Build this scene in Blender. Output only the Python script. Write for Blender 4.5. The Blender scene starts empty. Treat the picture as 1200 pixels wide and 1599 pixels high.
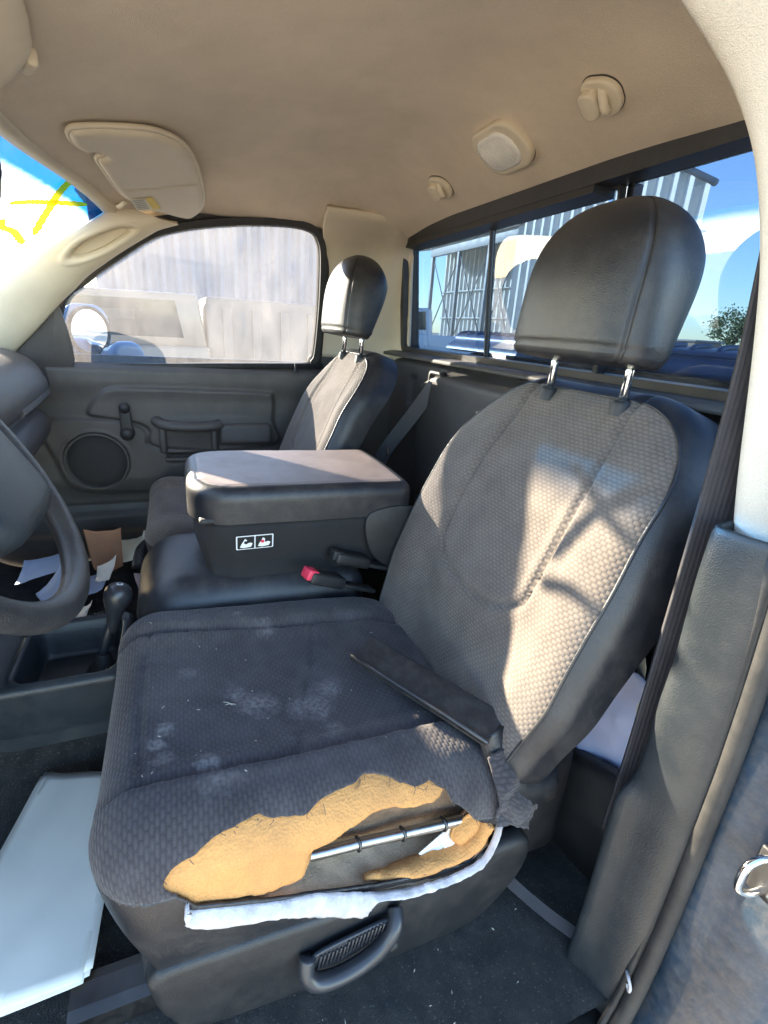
import bpy, bmesh, math, random
import numpy as np
from mathutils import Vector, Matrix
random.seed(7); RNG = np.random.default_rng(7)
SC = bpy.context.scene
COL = SC.collection
R = math.radians

# ------------------------------------------------------------------ camera, sky, sun, exposure
# world axes: +X to the passenger side, +Y to the front of the truck, +Z up; cab floor near z = 0.08
cam_d = bpy.data.cameras.new('camera'); cam = bpy.data.objects.new('camera', cam_d); COL.objects.link(cam)
SC.camera = cam
cam_d.sensor_fit = 'VERTICAL'; cam_d.sensor_height = 24.0
cam_d.lens = 24.0 * 780.6 / 1599.0
cam_d.clip_start = 0.02; cam_d.clip_end = 3000
cam.location = (-1.108, -0.089, 0.955)
_f = Vector((0.86447, -0.366415, -0.344138)); _r = Vector((-0.368814, -0.927494, 0.061078)); _u = Vector((0.341565, -0.074123, 0.936931))
cam.rotation_euler = Matrix((( _r.x, _u.x, -_f.x), (_r.y, _u.y, -_f.y), (_r.z, _u.z, -_f.z))).to_euler()

SUN_AZ, SUN_EL = 57.0, 17.8        # azimuth from the truck's nose towards the passenger side
world = bpy.data.worlds.new('World'); SC.world = world; world.use_nodes = True
wn = world.node_tree.nodes; wl = world.node_tree.links
sky = wn.new('ShaderNodeTexSky'); sky.sky_type = 'NISHITA'; sky.sun_disc = False
sky.sun_elevation = R(SUN_EL); sky.sun_rotation = R(SUN_AZ); sky.air_density = 1.0; sky.dust_density = 0.25; sky.ozone_density = 1.5
wn['Background'].inputs['Strength'].default_value = 0.15
wl.new(sky.outputs[0], wn['Background'].inputs['Color'])
sun_d = bpy.data.lights.new('sun', 'SUN'); sun = bpy.data.objects.new('sun', sun_d); COL.objects.link(sun)
sun_d.energy = 5.0; sun_d.angle = R(0.6); sun_d.color = (1.0, 0.85, 0.63)
_to = Vector((math.sin(R(SUN_AZ)) * math.cos(R(SUN_EL)), math.cos(R(SUN_AZ)) * math.cos(R(SUN_EL)), math.sin(R(SUN_EL))))
sun.rotation_euler = _to.to_track_quat('Z', 'Y').to_euler()
SC.view_settings.view_transform = 'Standard'; SC.view_settings.look = 'None'
SC.view_settings.exposure = 3.12; SC.view_settings.gamma = 1.0; SC.view_settings.use_curve_mapping = False
SC.cycles.max_bounces = 6; SC.cycles.diffuse_bounces = 4; SC.cycles.glossy_bounces = 3; SC.cycles.transparent_max_bounces = 16
SC.cycles.caustics_reflective = False; SC.cycles.caustics_refractive = False
SC.cycles.sample_clamp_indirect = 6.0
SC.cycles.use_denoising = True
SC.cycles.use_adaptive_sampling = True; SC.cycles.adaptive_threshold = 0.02

# ------------------------------------------------------------------ materials
def nodes_of(name):
    m = bpy.data.materials.new(name); m.use_nodes = True
    t = m.node_tree; b = t.nodes['Principled BSDF']
    return m, t, b
def N(t, kind, **kw):
    n = t.nodes.new(kind)
    for k, v in kw.items():
        if k in n.inputs: n.inputs[k].default_value = v
        else: setattr(n, k, v)
    return n
def rgb(c): return (c[0], c[1], c[2], 1.0)
def mixcol(t, fac, a, b, mode='MIX'):
    m = t.nodes.new('ShaderNodeMix'); m.data_type = 'RGBA'; m.blend_type = mode
    for i, v in ((0, fac), (6, a), (7, b)):
        if isinstance(v, bpy.types.NodeSocket): t.links.new(v, m.inputs[i])
        elif isinstance(v, (int, float)): m.inputs[i].default_value = v
        else: m.inputs[i].default_value = rgb(v)
    return m.outputs[2]
def ramp(t, src, stops):
    r = t.nodes.new('ShaderNodeValToRGB'); t.links.new(src, r.inputs[0])
    e = r.color_ramp.elements
    while len(e) > len(stops): e.remove(e[-1])
    while len(e) < len(stops): e.new(0.5)
    for i, (p, c) in enumerate(stops):
        e[i].position = p; e[i].color = rgb(c) if not isinstance(c, (int, float)) else (c, c, c, 1)
    return r.outputs[0]
def math_n(t, op, a, b=None):
    m = t.nodes.new('ShaderNodeMath'); m.operation = op
    for i, v in ((0, a), (1, b)):
        if v is None: continue
        if isinstance(v, bpy.types.NodeSocket): t.links.new(v, m.inputs[i])
        else: m.inputs[i].default_value = v
    return m.outputs[0]
def add_bump(t, b, height, dist, strength=1.0):
    bp = N(t, 'ShaderNodeBump', Strength=strength, Distance=dist)
    t.links.new(height, bp.inputs['Height'])
    if b.inputs['Normal'].is_linked: t.links.new(b.inputs['Normal'].links[0].from_socket, bp.inputs['Normal'])
    t.links.new(bp.outputs[0], b.inputs['Normal'])
def surf(name, col, rough=0.5, metal=0.0, var=0.12, vscale=9.0, grain=None, dust=0.0, spec=0.5, sheen=0.0, fine=None, coat=0.0, dustcol=None, speck=0.0):
    """plain painted / moulded / woven surface: colour mottling, optional grain bump (kind, scale, distance) and a dust film"""
    m, t, b = nodes_of(name)
    co = N(t, 'ShaderNodeTexCoord').outputs['Object']
    n1 = N(t, 'ShaderNodeTexNoise', Scale=vscale, Detail=3.0, Roughness=0.62); t.links.new(co, n1.inputs['Vector'])
    c = mixcol(t, ramp(t, n1.outputs['Fac'], [(0.3, 0.0), (0.7, 1.0)]), [x * (1 - var) for x in col], [min(1, x * (1 + var)) for x in col])
    if fine:
        n3 = N(t, 'ShaderNodeTexNoise', Scale=fine, Detail=1.0); t.links.new(co, n3.inputs['Vector'])
        c = mixcol(t, 0.35, c, mixcol(t, n3.outputs['Fac'], [x * 0.5 for x in col], [min(1, x * 1.5) for x in col]))
    if speck:
        n4 = N(t, 'ShaderNodeTexNoise', Scale=260.0, Detail=1.0); t.links.new(co, n4.inputs['Vector'])
        c = mixcol(t, math_n(t, 'MULTIPLY', ramp(t, n4.outputs['Fac'], [(0.66, 0.0), (0.74, 1.0)]), speck), c, (0.22, 0.21, 0.20))
    if dust:
        n2 = N(t, 'ShaderNodeTexNoise', Scale=vscale * 2.3, Detail=4.0, Roughness=0.72); t.links.new(co, n2.inputs['Vector'])
        f = math_n(t, 'MULTIPLY', ramp(t, n2.outputs['Fac'], [(0.42, 0.0), (0.72, 1.0)]), dust)
        c = mixcol(t, f, c, dustcol or (0.20, 0.18, 0.155))
        rr = N(t, 'ShaderNodeMapRange'); t.links.new(f, rr.inputs[0]); rr.inputs[3].default_value = rough; rr.inputs[4].default_value = 0.95
        t.links.new(rr.outputs[0], b.inputs['Roughness'])
    else:
        r0 = N(t, 'ShaderNodeMapRange'); t.links.new(n1.outputs['Fac'], r0.inputs[0]); r0.inputs[1].default_value = 0.3; r0.inputs[2].default_value = 0.7; r0.inputs[3].default_value = max(0.0, rough * 0.85); r0.inputs[4].default_value = min(1.0, rough * 1.18); t.links.new(r0.outputs[0], b.inputs['Roughness'])
    t.links.new(c, b.inputs['Base Color'])
    b.inputs['Metallic'].default_value = metal; b.inputs['Specular IOR Level'].default_value = spec
    b.inputs['Sheen Weight'].default_value = sheen; b.inputs['Coat Weight'].default_value = coat
    if grain:
        kind, sc, d = grain
        if kind == 'cells':
            v = N(t, 'ShaderNodeTexVoronoi', Scale=sc, feature='F1'); t.links.new(co, v.inputs['Vector'])
            nn = N(t, 'ShaderNodeTexNoise', Scale=sc * 0.25, Detail=3.0); t.links.new(co, nn.inputs['Vector'])
            h = math_n(t, 'ADD', v.outputs['Distance'], math_n(t, 'MULTIPLY', nn.outputs['Fac'], 2.5))
        elif kind == 'leather':
            v = N(t, 'ShaderNodeTexVoronoi', Scale=sc, feature='F1'); t.links.new(co, v.inputs['Vector'])
            h = v.outputs['Distance']
        else:
            nn = N(t, 'ShaderNodeTexNoise', Scale=sc, Detail=2.0, Roughness=0.65); t.links.new(co, nn.inputs['Vector']); h = nn.outputs['Fac']
        add_bump(t, b, h, d)
    return m
def weave(name, col, stains=None, wear=0.0, cell=(0.0150, 0.0078), pw=(0.60, 0.75)):
    """basket-woven seat cloth in UV metres: staggered pillowy cells with darker joints"""
    m, t, b = nodes_of(name)
    uv = N(t, 'ShaderNodeTexCoord').outputs['UV']
    wob = N(t, 'ShaderNodeTexNoise', Scale=26.0, Detail=2.0); t.links.new(uv, wob.inputs['Vector'])
    vm = N(t, 'ShaderNodeVectorMath', operation='SCALE'); t.links.new(wob.outputs['Color'], vm.inputs[0]); vm.inputs['Scale'].default_value = 0.004
    va = N(t, 'ShaderNodeVectorMath', operation='ADD'); t.links.new(uv, va.inputs[0]); t.links.new(vm.outputs[0], va.inputs[1])
    sp = N(t, 'ShaderNodeSeparateXYZ'); t.links.new(va.outputs[0], sp.inputs[0])
    v = math_n(t, 'DIVIDE', sp.outputs['Y'], cell[1]); row = math_n(t, 'FLOOR', v)
    sh = math_n(t, 'MULTIPLY', math_n(t, 'PINGPONG', row, 1.0), 0.5)
    u = math_n(t, 'ADD', math_n(t, 'DIVIDE', sp.outputs['X'], cell[0]), sh)
    def hump(x, p):
        f = math_n(t, 'FRACT', x); q = math_n(t, 'MULTIPLY', math_n(t, 'MULTIPLY', f, math_n(t, 'SUBTRACT', 1.0, f)), 4.0)
        return math_n(t, 'POWER', q, p)
    h = math_n(t, 'MULTIPLY', hump(u, pw[0]), hump(v, pw[1]))
    c = ramp(t, h, [(0.05, [x * 0.72 for x in col]), (0.8, [x * 1.08 for x in col])])
    n1 = N(t, 'ShaderNodeTexNoise', Scale=11.0, Detail=3.0, Roughness=0.65); t.links.new(uv, n1.inputs['Vector'])
    c = mixcol(t, 1.0, c, ramp(t, n1.outputs['Fac'], [(0.25, (0.74, 0.74, 0.76)), (0.75, (1.2, 1.18, 1.14))]), 'MULTIPLY')
    th = N(t, 'ShaderNodeTexNoise', Scale=900.0, Detail=2.0); t.links.new(uv, th.inputs['Vector'])
    c = mixcol(t, 0.5, c, mixcol(t, 1.0, c, ramp(t, th.outputs['Fac'], [(0.3, 0.5), (0.7, 1.6)]), 'MULTIPLY'))
    if wear:
        n2 = N(t, 'ShaderNodeTexNoise', Scale=7.0, Detail=5.0, Roughness=0.75); t.links.new(uv, n2.inputs['Vector'])
        c = mixcol(t, math_n(t, 'MULTIPLY', ramp(t, n2.outputs['Fac'], [(0.45, 0.0), (0.75, 1.0)]), wear), c, (0.22, 0.21, 0.205))
    if stains:
        tot = None
        nz = N(t, 'ShaderNodeTexNoise', Scale=24.0, Detail=5.0, Roughness=0.7); t.links.new(uv, nz.inputs['Vector'])
        w2 = N(t, 'ShaderNodeVectorMath', operation='SCALE'); t.links.new(nz.outputs['Color'], w2.inputs[0]); w2.inputs['Scale'].default_value = 0.07
        w3 = N(t, 'ShaderNodeVectorMath', operation='ADD'); t.links.new(uv, w3.inputs[0]); t.links.new(w2.outputs[0], w3.inputs[1])
        w4 = N(t, 'ShaderNodeVectorMath', operation='SUBTRACT'); t.links.new(w3.outputs[0], w4.inputs[0]); w4.inputs[1].default_value = (0.035, 0.035, 0.035); 
        w5 = N(t, 'ShaderNodeVectorMath', operation='MULTIPLY'); t.links.new(w4.outputs[0], w5.inputs[0]); w5.inputs[1].default_value = (1, 1, 0); wuv = w5.outputs[0]
        for (su, sv, rad, amt) in stains:
            d = N(t, 'ShaderNodeVectorMath', operation='DISTANCE'); t.links.new(wuv, d.inputs[0]); d.inputs[1].default_value = (su, sv, 0)
            k = N(t, 'ShaderNodeMapRange', interpolation_type='SMOOTHSTEP'); t.links.new(d.outputs['Value'], k.inputs[0])
            k.inputs[1].default_value = rad; k.inputs[2].default_value = 0.0; k.inputs[3].default_value = 0; k.inputs[4].default_value = amt
            tot = k.outputs[0] if tot is None else math_n(t, 'MAXIMUM', tot, k.outputs[0])
        f = ramp(t, math_n(t, 'MULTIPLY', tot, math_n(t, 'ADD', nz.outputs['Fac'], 0.12)), [(0.14, 0.0), (0.60, 0.62)])
        sp2 = N(t, 'ShaderNodeTexNoise', Scale=150.0, Detail=3.0); t.links.new(uv, sp2.inputs['Vector'])
        f = math_n(t, 'MULTIPLY', f, ramp(t, sp2.outputs['Fac'], [(0.36, 0.25), (0.58, 1.0)]))
        c = mixcol(t, f, c, (0.25, 0.232, 0.228))
    t.links.new(c, b.inputs['Base Color'])
    b.inputs['Roughness'].default_value = 0.9; b.inputs['Sheen Weight'].default_value = 0.15; b.inputs['Sheen Roughness'].default_value = 0.5
    b.inputs['Specular IOR Level'].default_value = 0.2
    add_bump(t, b, h, 0.0012, 0.7)
    add_bump(t, b, th.outputs['Fac'], 0.0004, 0.5)
    return m
def glass(name, tint=(0.95, 0.97, 0.97), dust=0.1, dustcol=(0.7, 0.66, 0.6), scale=14.0, lo=0.3, hi=0.75, streak=False, band=None, gloss=1.0):
    """thin pane: clear, faintly mirroring, with a dust film that scatters light both ways"""
    m = bpy.data.materials.new(name); m.use_nodes = True; t = m.node_tree
    t.nodes.remove(t.nodes['Principled BSDF']); out = t.nodes['Material Output']
    tc = N(t, 'ShaderNodeTexCoord'); co = tc.outputs['Object']
    tr = N(t, 'ShaderNodeBsdfTransparent'); tr.inputs[0].default_value = rgb(tint)
    if band:   # (z or generated threshold) blue shade band along the top edge, a real tint of the glass
        sx = N(t, 'ShaderNodeSeparateXYZ'); t.links.new(tc.outputs['UV'], sx.inputs[0])
        nz0 = N(t, 'ShaderNodeTexNoise', Scale=40.0, Detail=3.0); t.links.new(co, nz0.inputs['Vector'])
        fb = ramp(t, math_n(t, 'ADD', sx.outputs['Y'], math_n(t, 'MULTIPLY', nz0.outputs['Fac'], 0.02)), [(band[0], 0.0), (band[1], 1.0)])
        t.links.new(mixcol(t, fb, tint, band[2]), tr.inputs[0])
    gl = N(t, 'ShaderNodeBsdfGlossy', Roughness=0.02)
    lw = N(t, 'ShaderNodeLayerWeight', Blend=0.5); fz = math_n(t, 'ADD', math_n(t, 'MULTIPLY', math_n(t, 'POWER', lw.outputs['Facing'], 5.0), 0.92), 0.07)
    mx = N(t, 'ShaderNodeMixShader'); t.links.new(math_n(t, 'MULTIPLY', fz, gloss), mx.inputs[0]); t.links.new(tr.outputs[0], mx.inputs[1]); t.links.new(gl.outputs[0], mx.inputs[2])
    nz = N(t, 'ShaderNodeTexNoise', Scale=scale, Detail=5.0, Roughness=0.68); 
    if streak:
        mp = N(t, 'ShaderNodeMapping'); mp.inputs['Scale'].default_value = (1, 1, 0.28); t.links.new(co, mp.inputs[0]); t.links.new(mp.outputs[0], nz.inputs['Vector'])
    else: t.links.new(co, nz.inputs['Vector'])
    df = N(t, 'ShaderNodeBsdfDiffuse'); tl = N(t, 'ShaderNodeBsdfTranslucent')
    df.inputs[0].default_value = rgb(dustcol); tl.inputs[0].default_value = rgb(dustcol)
    if band:
        dc = mixcol(t, fb, dustcol, [x * 0.5 for x in band[2]]); t.links.new(dc, df.inputs[0]); t.links.new(dc, tl.inputs[0])
    ds = N(t, 'ShaderNodeMixShader'); ds.inputs[0].default_value = 0.7; t.links.new(df.outputs[0], ds.inputs[1]); t.links.new(tl.outputs[0], ds.inputs[2])
    fin = N(t, 'ShaderNodeMixShader')
    f = math_n(t, 'MULTIPLY', ramp(t, nz.outputs['Fac'], [(lo, 0.35), (hi, 1.0)]), dust)
    if band: f = math_n(t, 'MULTIPLY', f, math_n(t, 'SUBTRACT', 1.0, math_n(t, 'MULTIPLY', fb, 0.93)))
    t.links.new(f, fin.inputs[0]); t.links.new(mx.outputs[0], fin.inputs[1]); t.links.new(ds.outputs[0], fin.inputs[2])
    t.links.new(fin.outputs[0], out.inputs['Surface'])
    return m

M = {}
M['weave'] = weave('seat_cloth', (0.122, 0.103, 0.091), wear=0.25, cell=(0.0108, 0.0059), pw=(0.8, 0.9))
M['vinyl'] = surf('black_vinyl', (0.014, 0.015, 0.019), 0.38, var=0.15, grain=('leather', 560, 0.00028), dust=0.13)
M['vinyl_grey'] = surf('grey_vinyl', (0.22, 0.175, 0.165), 0.45, var=0.15, grain=('leather', 600, 0.0003), dust=0.22)
M['plastic'] = surf('charcoal_plastic', (0.012, 0.0125, 0.0145), 0.48, var=0.12, grain=('leather', 700, 0.0003), dust=0.08)
M['plastic_soft'] = surf('slate_plastic', (0.016, 0.021, 0.026), 0.42, var=0.12, grain=('leather', 520, 0.0003), dust=0.08)
M['door_plastic'] = surf('door_grey_plastic', (0.066, 0.060, 0.058), 0.5, var=0.1, grain=('leather', 600, 0.0003), dust=0.10)
M['rubber'] = surf('black_rubber', (0.018, 0.018, 0.019), 0.65, var=0.2, grain=('noise', 300, 0.0004), dust=0.10)
M['carpet'] = surf('black_carpet', (0.010, 0.010, 0.0105), 0.98, var=0.35, vscale=14, grain=('noise', 420, 0.004), dust=0.13, fine=600, sheen=0.1, speck=0.35)
M['tan_carpet'] = surf('tan_felt', (0.34, 0.29, 0.24), 0.98, var=0.25, grain=('noise', 500, 0.002), fine=700)
M['headliner'] = surf('headliner_cloth', (0.70, 0.575, 0.435), 0.95, var=0.13, vscale=3.2, grain=('noise', 700, 0.0012), fine=800, sheen=0.2, dust=0.16, dustcol=(0.30, 0.225, 0.15))
M['beige'] = surf('beige_trim', (0.70, 0.61, 0.46), 0.55, var=0.06, vscale=5.0, grain=('noise', 650, 0.0004), dust=0.06)
M['beige_cloth'] = surf('beige_pillar_cloth', (0.60, 0.56, 0.50), 0.85, var=0.07, vscale=6.0, grain=('noise', 800, 0.0006), fine=800)
M['foam'] = surf('orange_foam', (0.52, 0.25, 0.082), 0.95, var=0.22, vscale=14, grain=('cells', 300, 0.0009), fine=420)
M['foam_old'] = surf('browned_foam', (0.34, 0.25, 0.16), 0.98, var=0.3, vscale=22, grain=('noise', 180, 0.004), fine=400)
M['foam_dark'] = surf('dark_brown_inner_foam', (0.15, 0.095, 0.06), 0.95, var=0.35, vscale=25, grain=('noise', 160, 0.004))
M['thread'] = surf('frayed_thread', (0.07, 0.06, 0.07), 0.9, var=0.2)
M['felt'] = surf('grey_brown_felt', (0.58, 0.42, 0.27), 0.98, var=0.4, vscale=25, grain=('noise', 300, 0.002), fine=500)
M['scrim'] = surf('white_backing', (0.46, 0.44, 0.46), 0.9, var=0.25, vscale=40, grain=('noise', 400, 0.001))
M['steel'] = surf('bare_steel', (0.42, 0.41, 0.40), 0.32, metal=1.0, var=0.2, vscale=30)
M['chrome'] = surf('chrome', (0.86, 0.87, 0.89), 0.10, metal=1.0, var=0.03)
M['paper'] = surf('white_paper', (0.76, 0.725, 0.64), 0.8, var=0.03, vscale=12)
M['paper_blue'] = surf('pale_blue_paper', (0.50, 0.62, 0.86), 0.8, var=0.06)
M['kraft'] = surf('brown_card', (0.40, 0.20, 0.11), 0.85, var=0.12)
M['cream'] = surf('cream_paper', (0.78, 0.74, 0.58), 0.8, var=0.05)
M['bag'] = surf('white_bag', (0.56, 0.60, 0.86), 0.55, var=0.06, vscale=6)
M['red'] = surf('red_button', (0.75, 0.05, 0.10), 0.4, var=0.05)
M['webbing'] = surf('belt_webbing', (0.030, 0.028, 0.034), 0.75, var=0.1, grain=('noise', 800, 0.0005), dust=0.07)
M['webbing_grey'] = surf('grey_belt_webbing', (0.10, 0.10, 0.11), 0.75, var=0.1, grain=('noise', 800, 0.0005), dust=0.07)
M['paint_blue'] = surf('dusty_blue_paint', (0.014, 0.034, 0.062), 0.36, metal=0.1, var=0.3, vscale=30, dust=0.26, coat=0.3)
M['black_gloss'] = surf('black_frame', (0.022, 0.022, 0.024), 0.45, var=0.15, dust=0.10)
M['gap'] = surf('painted_gap_shade', (0.06, 0.05, 0.04), 0.8, var=0.1)  # dark colour for rings that paint the shade inside lamp and hook gaps
M['lens'] = surf('milky_lens', (0.80, 0.78, 0.72), 0.10, var=0.06, vscale=40, grain=('noise', 500, 0.0008))
M['white_ink'] = surf('white_ink', (0.82, 0.82, 0.82), 0.6, var=0.02)
M['black_ink'] = surf('black_ink', (0.02, 0.02, 0.02), 0.5, var=0.02)
M['yellow_ink'] = surf('yellow_ink', (0.80, 0.58, 0.10), 0.6, var=0.05)
M['mirror'] = surf('mirror_glass', (0.9, 0.92, 0.94), 0.02, metal=1.0, var=0.0)
M['dry_grass'] = surf('dried_stalk', (0.55, 0.50, 0.40), 0.9, var=0.2)
M['glass_side'] = glass('dusty_side_glass', tint=(0.62, 0.66, 0.73), dust=0.46, dustcol=(0.185, 0.18, 0.185), scale=9.0, streak=True)
M['glass_rear'] = glass('rear_glass', tint=(0.088, 0.138, 0.215), dust=0.02, scale=7.0, gloss=1.3)
M['glass_wind'] = glass('windshield_glass', dust=0.20, dustcol=(0.8, 0.78, 0.74), scale=10.0, band=(0.84, 0.93, (0.004, 0.065, 0.21)), gloss=0.8)

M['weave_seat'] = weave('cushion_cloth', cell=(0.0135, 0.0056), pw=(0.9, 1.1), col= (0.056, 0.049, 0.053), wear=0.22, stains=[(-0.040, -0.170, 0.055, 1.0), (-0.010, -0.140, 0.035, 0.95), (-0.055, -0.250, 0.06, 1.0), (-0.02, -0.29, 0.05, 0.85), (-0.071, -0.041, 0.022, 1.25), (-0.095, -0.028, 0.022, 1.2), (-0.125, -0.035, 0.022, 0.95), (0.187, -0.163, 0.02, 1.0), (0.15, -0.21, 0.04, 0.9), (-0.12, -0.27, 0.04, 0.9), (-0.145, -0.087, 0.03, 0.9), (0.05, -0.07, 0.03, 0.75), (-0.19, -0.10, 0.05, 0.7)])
M['plastic_gloss'] = surf('satin_black_plastic', (0.022, 0.024, 0.030), 0.30, var=0.12, dust=0.10)
M['strip_black'] = surf('matt_black_strip', (0.016, 0.016, 0.018), 0.5, var=0.2, vscale=30, dust=0.15)
M['steel_dark'] = surf('dark_steel', (0.10, 0.10, 0.105), 0.4, metal=1.0, var=0.3, dust=0.3)
M['carpet_grey'] = surf('charcoal_bin_cloth', (0.018, 0.0175, 0.019), 0.95, var=0.15, grain=('noise', 600, 0.001), fine=700)
M['dash_plastic'] = surf('dash_grey_plastic', (0.055, 0.048, 0.048), 0.5, var=0.12, grain=('leather', 520, 0.0003), dust=0.25)
M['wheel_leather'] = surf('worn_wheel_leather', (0.030, 0.029, 0.031), 0.32, var=0.25, vscale=20, grain=('leather', 520, 0.0005), dust=0.10)
M['grille'] = surf('speaker_cloth', (0.036, 0.035, 0.036), 0.9, var=0.1, grain=('noise', 900, 0.001), fine=900)
M['mirror_blue'] = surf('mirror_blue_paint', (0.10, 0.22, 0.42), 0.4, var=0.1, coat=0.4)
M['ink_grey'] = surf('grey_print', (0.35, 0.34, 0.32), 0.7, var=0.02)
M['pink'] = surf('pale_pink_paper', (0.74, 0.58, 0.58), 0.8, var=0.05)

M['dirt'] = surf('yard_dirt', (0.48, 0.40, 0.30), 0.95, var=0.25, vscale=0.8, grain=('noise', 30, 0.02))
M['toolbox'] = surf('dark_blue_tool_box', (0.045, 0.075, 0.14), 0.35, metal=0.3, var=0.2, vscale=14, dust=0.35)
M['shed_sheet'] = surf('pale_shed_sheet', (0.62, 0.61, 0.58), 0.6, var=0.08, vscale=0.6)
M['pale_sheet'] = surf('pale_blue_sheet', (0.19, 0.20, 0.24), 0.6, var=0.12, vscale=0.5)
M['shed_steel'] = surf('grey_shed_steel', (0.26, 0.27, 0.28), 0.55, var=0.12, vscale=1.5)
M['white_paint'] = surf('white_truck_paint', (0.72, 0.73, 0.74), 0.35, var=0.05, vscale=2, coat=0.3)
M['tan_paint'] = surf('tan_van_paint', (0.30, 0.22, 0.16), 0.4, var=0.1, vscale=2, coat=0.2)
M['brown_paint'] = surf('brown_pickup_paint', (0.22, 0.17, 0.14), 0.45, var=0.15, vscale=2)
M['dark_glass'] = surf('dark_window_glass', (0.03, 0.035, 0.04), 0.08, var=0.05)
M['bark'] = surf('tree_bark', (0.12, 0.09, 0.07), 0.95, var=0.3)
M['leaf'] = surf('green_leaf', (0.085, 0.12, 0.03), 0.6, var=0.35, vscale=2.0)

def backlit(name, col):
    m, t, b = nodes_of(name); b.inputs['Base Color'].default_value = rgb(col); b.inputs['Roughness'].default_value = 0.8
    nz = N(t, 'ShaderNodeTexNoise', Scale=60.0, Detail=3.0); t.links.new(N(t, 'ShaderNodeTexCoord').outputs['Object'], nz.inputs['Vector'])
    tl = N(t, 'ShaderNodeBsdfTranslucent'); t.links.new(mixcol(t, nz.outputs['Fac'], [x * 0.8 for x in col], col), tl.inputs[0])
    mx = N(t, 'ShaderNodeMixShader'); mx.inputs[0].default_value = 0.55; t.links.new(b.outputs[0], mx.inputs[1]); t.links.new(tl.outputs[0], mx.inputs[2]); t.links.new(mx.outputs[0], t.nodes['Material Output'].inputs['Surface'])
    return m
M['yellow_paint'] = backlit('yellow_spray_paint', (0.95, 0.70, 0.02))
# ------------------------------------------------------------------ mesh helpers
def setp(o, label=None, cat=None, group=None, kind=None):
    if label: o['label'] = label
    if cat: o['category'] = cat
    if group: o['group'] = group
    if kind: o['kind'] = kind
    return o
def thing(name, label, cat, loc=(0, 0, 0), group=None):
    o = bpy.data.objects.new(name, None); COL.objects.link(o); o.location = loc; o.empty_display_size = 0.05
    return setp(o, label, cat, group)
def root_offset(o):
    v = Vector((0, 0, 0))
    while o is not None: v += o.location; o = o.parent
    return v
def mk(name, mesh, mat, parent=None, uv=None, smooth=True, mods=None, label=None, cat=None, group=None, kind=None, autosmooth=None):
    """mesh = (V, F[, UV]); coordinates are world metres; one object"""
    V, F = mesh[0], mesh[1]
    if len(mesh) > 2 and uv is None: uv = mesh[2]
    me = bpy.data.meshes.new(name)
    me.from_pydata([tuple(map(float, v)) for v in V], [], [tuple(int(i) for i in f) for f in F])
    if uv is not None:
        l = me.uv_layers.new(name='UVMap')
        idx = np.zeros(len(me.loops), np.int32); me.loops.foreach_get('vertex_index', idx)
        l.data.foreach_set('uv', np.asarray(uv, np.float32)[idx].ravel())
    if smooth: me.polygons.foreach_set('use_smooth', [True] * len(me.polygons))
    me.materials.append(M[mat] if isinstance(mat, str) else mat)
    me.update()
    o = bpy.data.objects.new(name, me); COL.objects.link(o)
    if autosmooth is not None and smooth:
        bm = bmesh.new(); bm.from_mesh(me)
        for e in bm.edges:
            if len(e.link_faces) == 2 and e.calc_face_angle(0) > R(autosmooth): e.smooth = False
        bm.to_mesh(me); bm.free()
    if parent is not None:
        o.parent = parent; o.location = -root_offset(parent)
    for md in (mods or []):
        x = o.modifiers.new(md[0].lower(), md[0])
        for k, v in md[1].items(): setattr(x, k, v)
    return setp(o, label, cat, group, kind)
def join(*ms):
    V, F, n = [], [], 0
    for m in ms:
        V.append(np.asarray(m[0], float)); F += [tuple(i + n for i in f) for f in m[1]]; n += len(m[0])
    return np.concatenate(V), F
def grid_faces(nu, nv, flip=False):
    F = []
    for i in range(nu - 1):
        for j in range(nv - 1):
            q = (i * nv + j, (i + 1) * nv + j, (i + 1) * nv + j + 1, i * nv + j + 1)
            F.append(q[::-1] if flip else q)
    return F
def vnoise(x, y, scale, seed=0, octaves=3):
    x = np.asarray(x, float) * scale; y = np.asarray(y, float) * scale; tot = 0; amp = 1; nrm = 0
    for o in range(octaves):
        xi = np.floor(x).astype(int); yi = np.floor(y).astype(int); fx = x - xi; fy = y - yi
        fx = fx * fx * (3 - 2 * fx); fy = fy * fy * (3 - 2 * fy)
        def h(a, b):
            k = (a * 374761393 + b * 668265263 + (seed + o * 17) * 974634541) & 0x7fffffff
            k = ((k ^ (k >> 13)) * 1274126177) & 0x7fffffff
            return ((k ^ (k >> 16)) & 0xffff) / 65535.0
        v = (h(xi, yi) * (1 - fx) + h(xi + 1, yi) * fx) * (1 - fy) + (h(xi, yi + 1) * (1 - fx) + h(xi + 1, yi + 1) * fx) * fy
        tot = tot + amp * (v - 0.5) * 2; nrm += amp; amp *= 0.5; x = x * 2.03 + 11.3; y = y * 2.03 + 5.7
    return tot / nrm
def sstep(x, a, b):
    t = np.clip((np.asarray(x, float) - a) / (b - a), 0, 1); return t * t * (3 - 2 * t)
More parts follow.
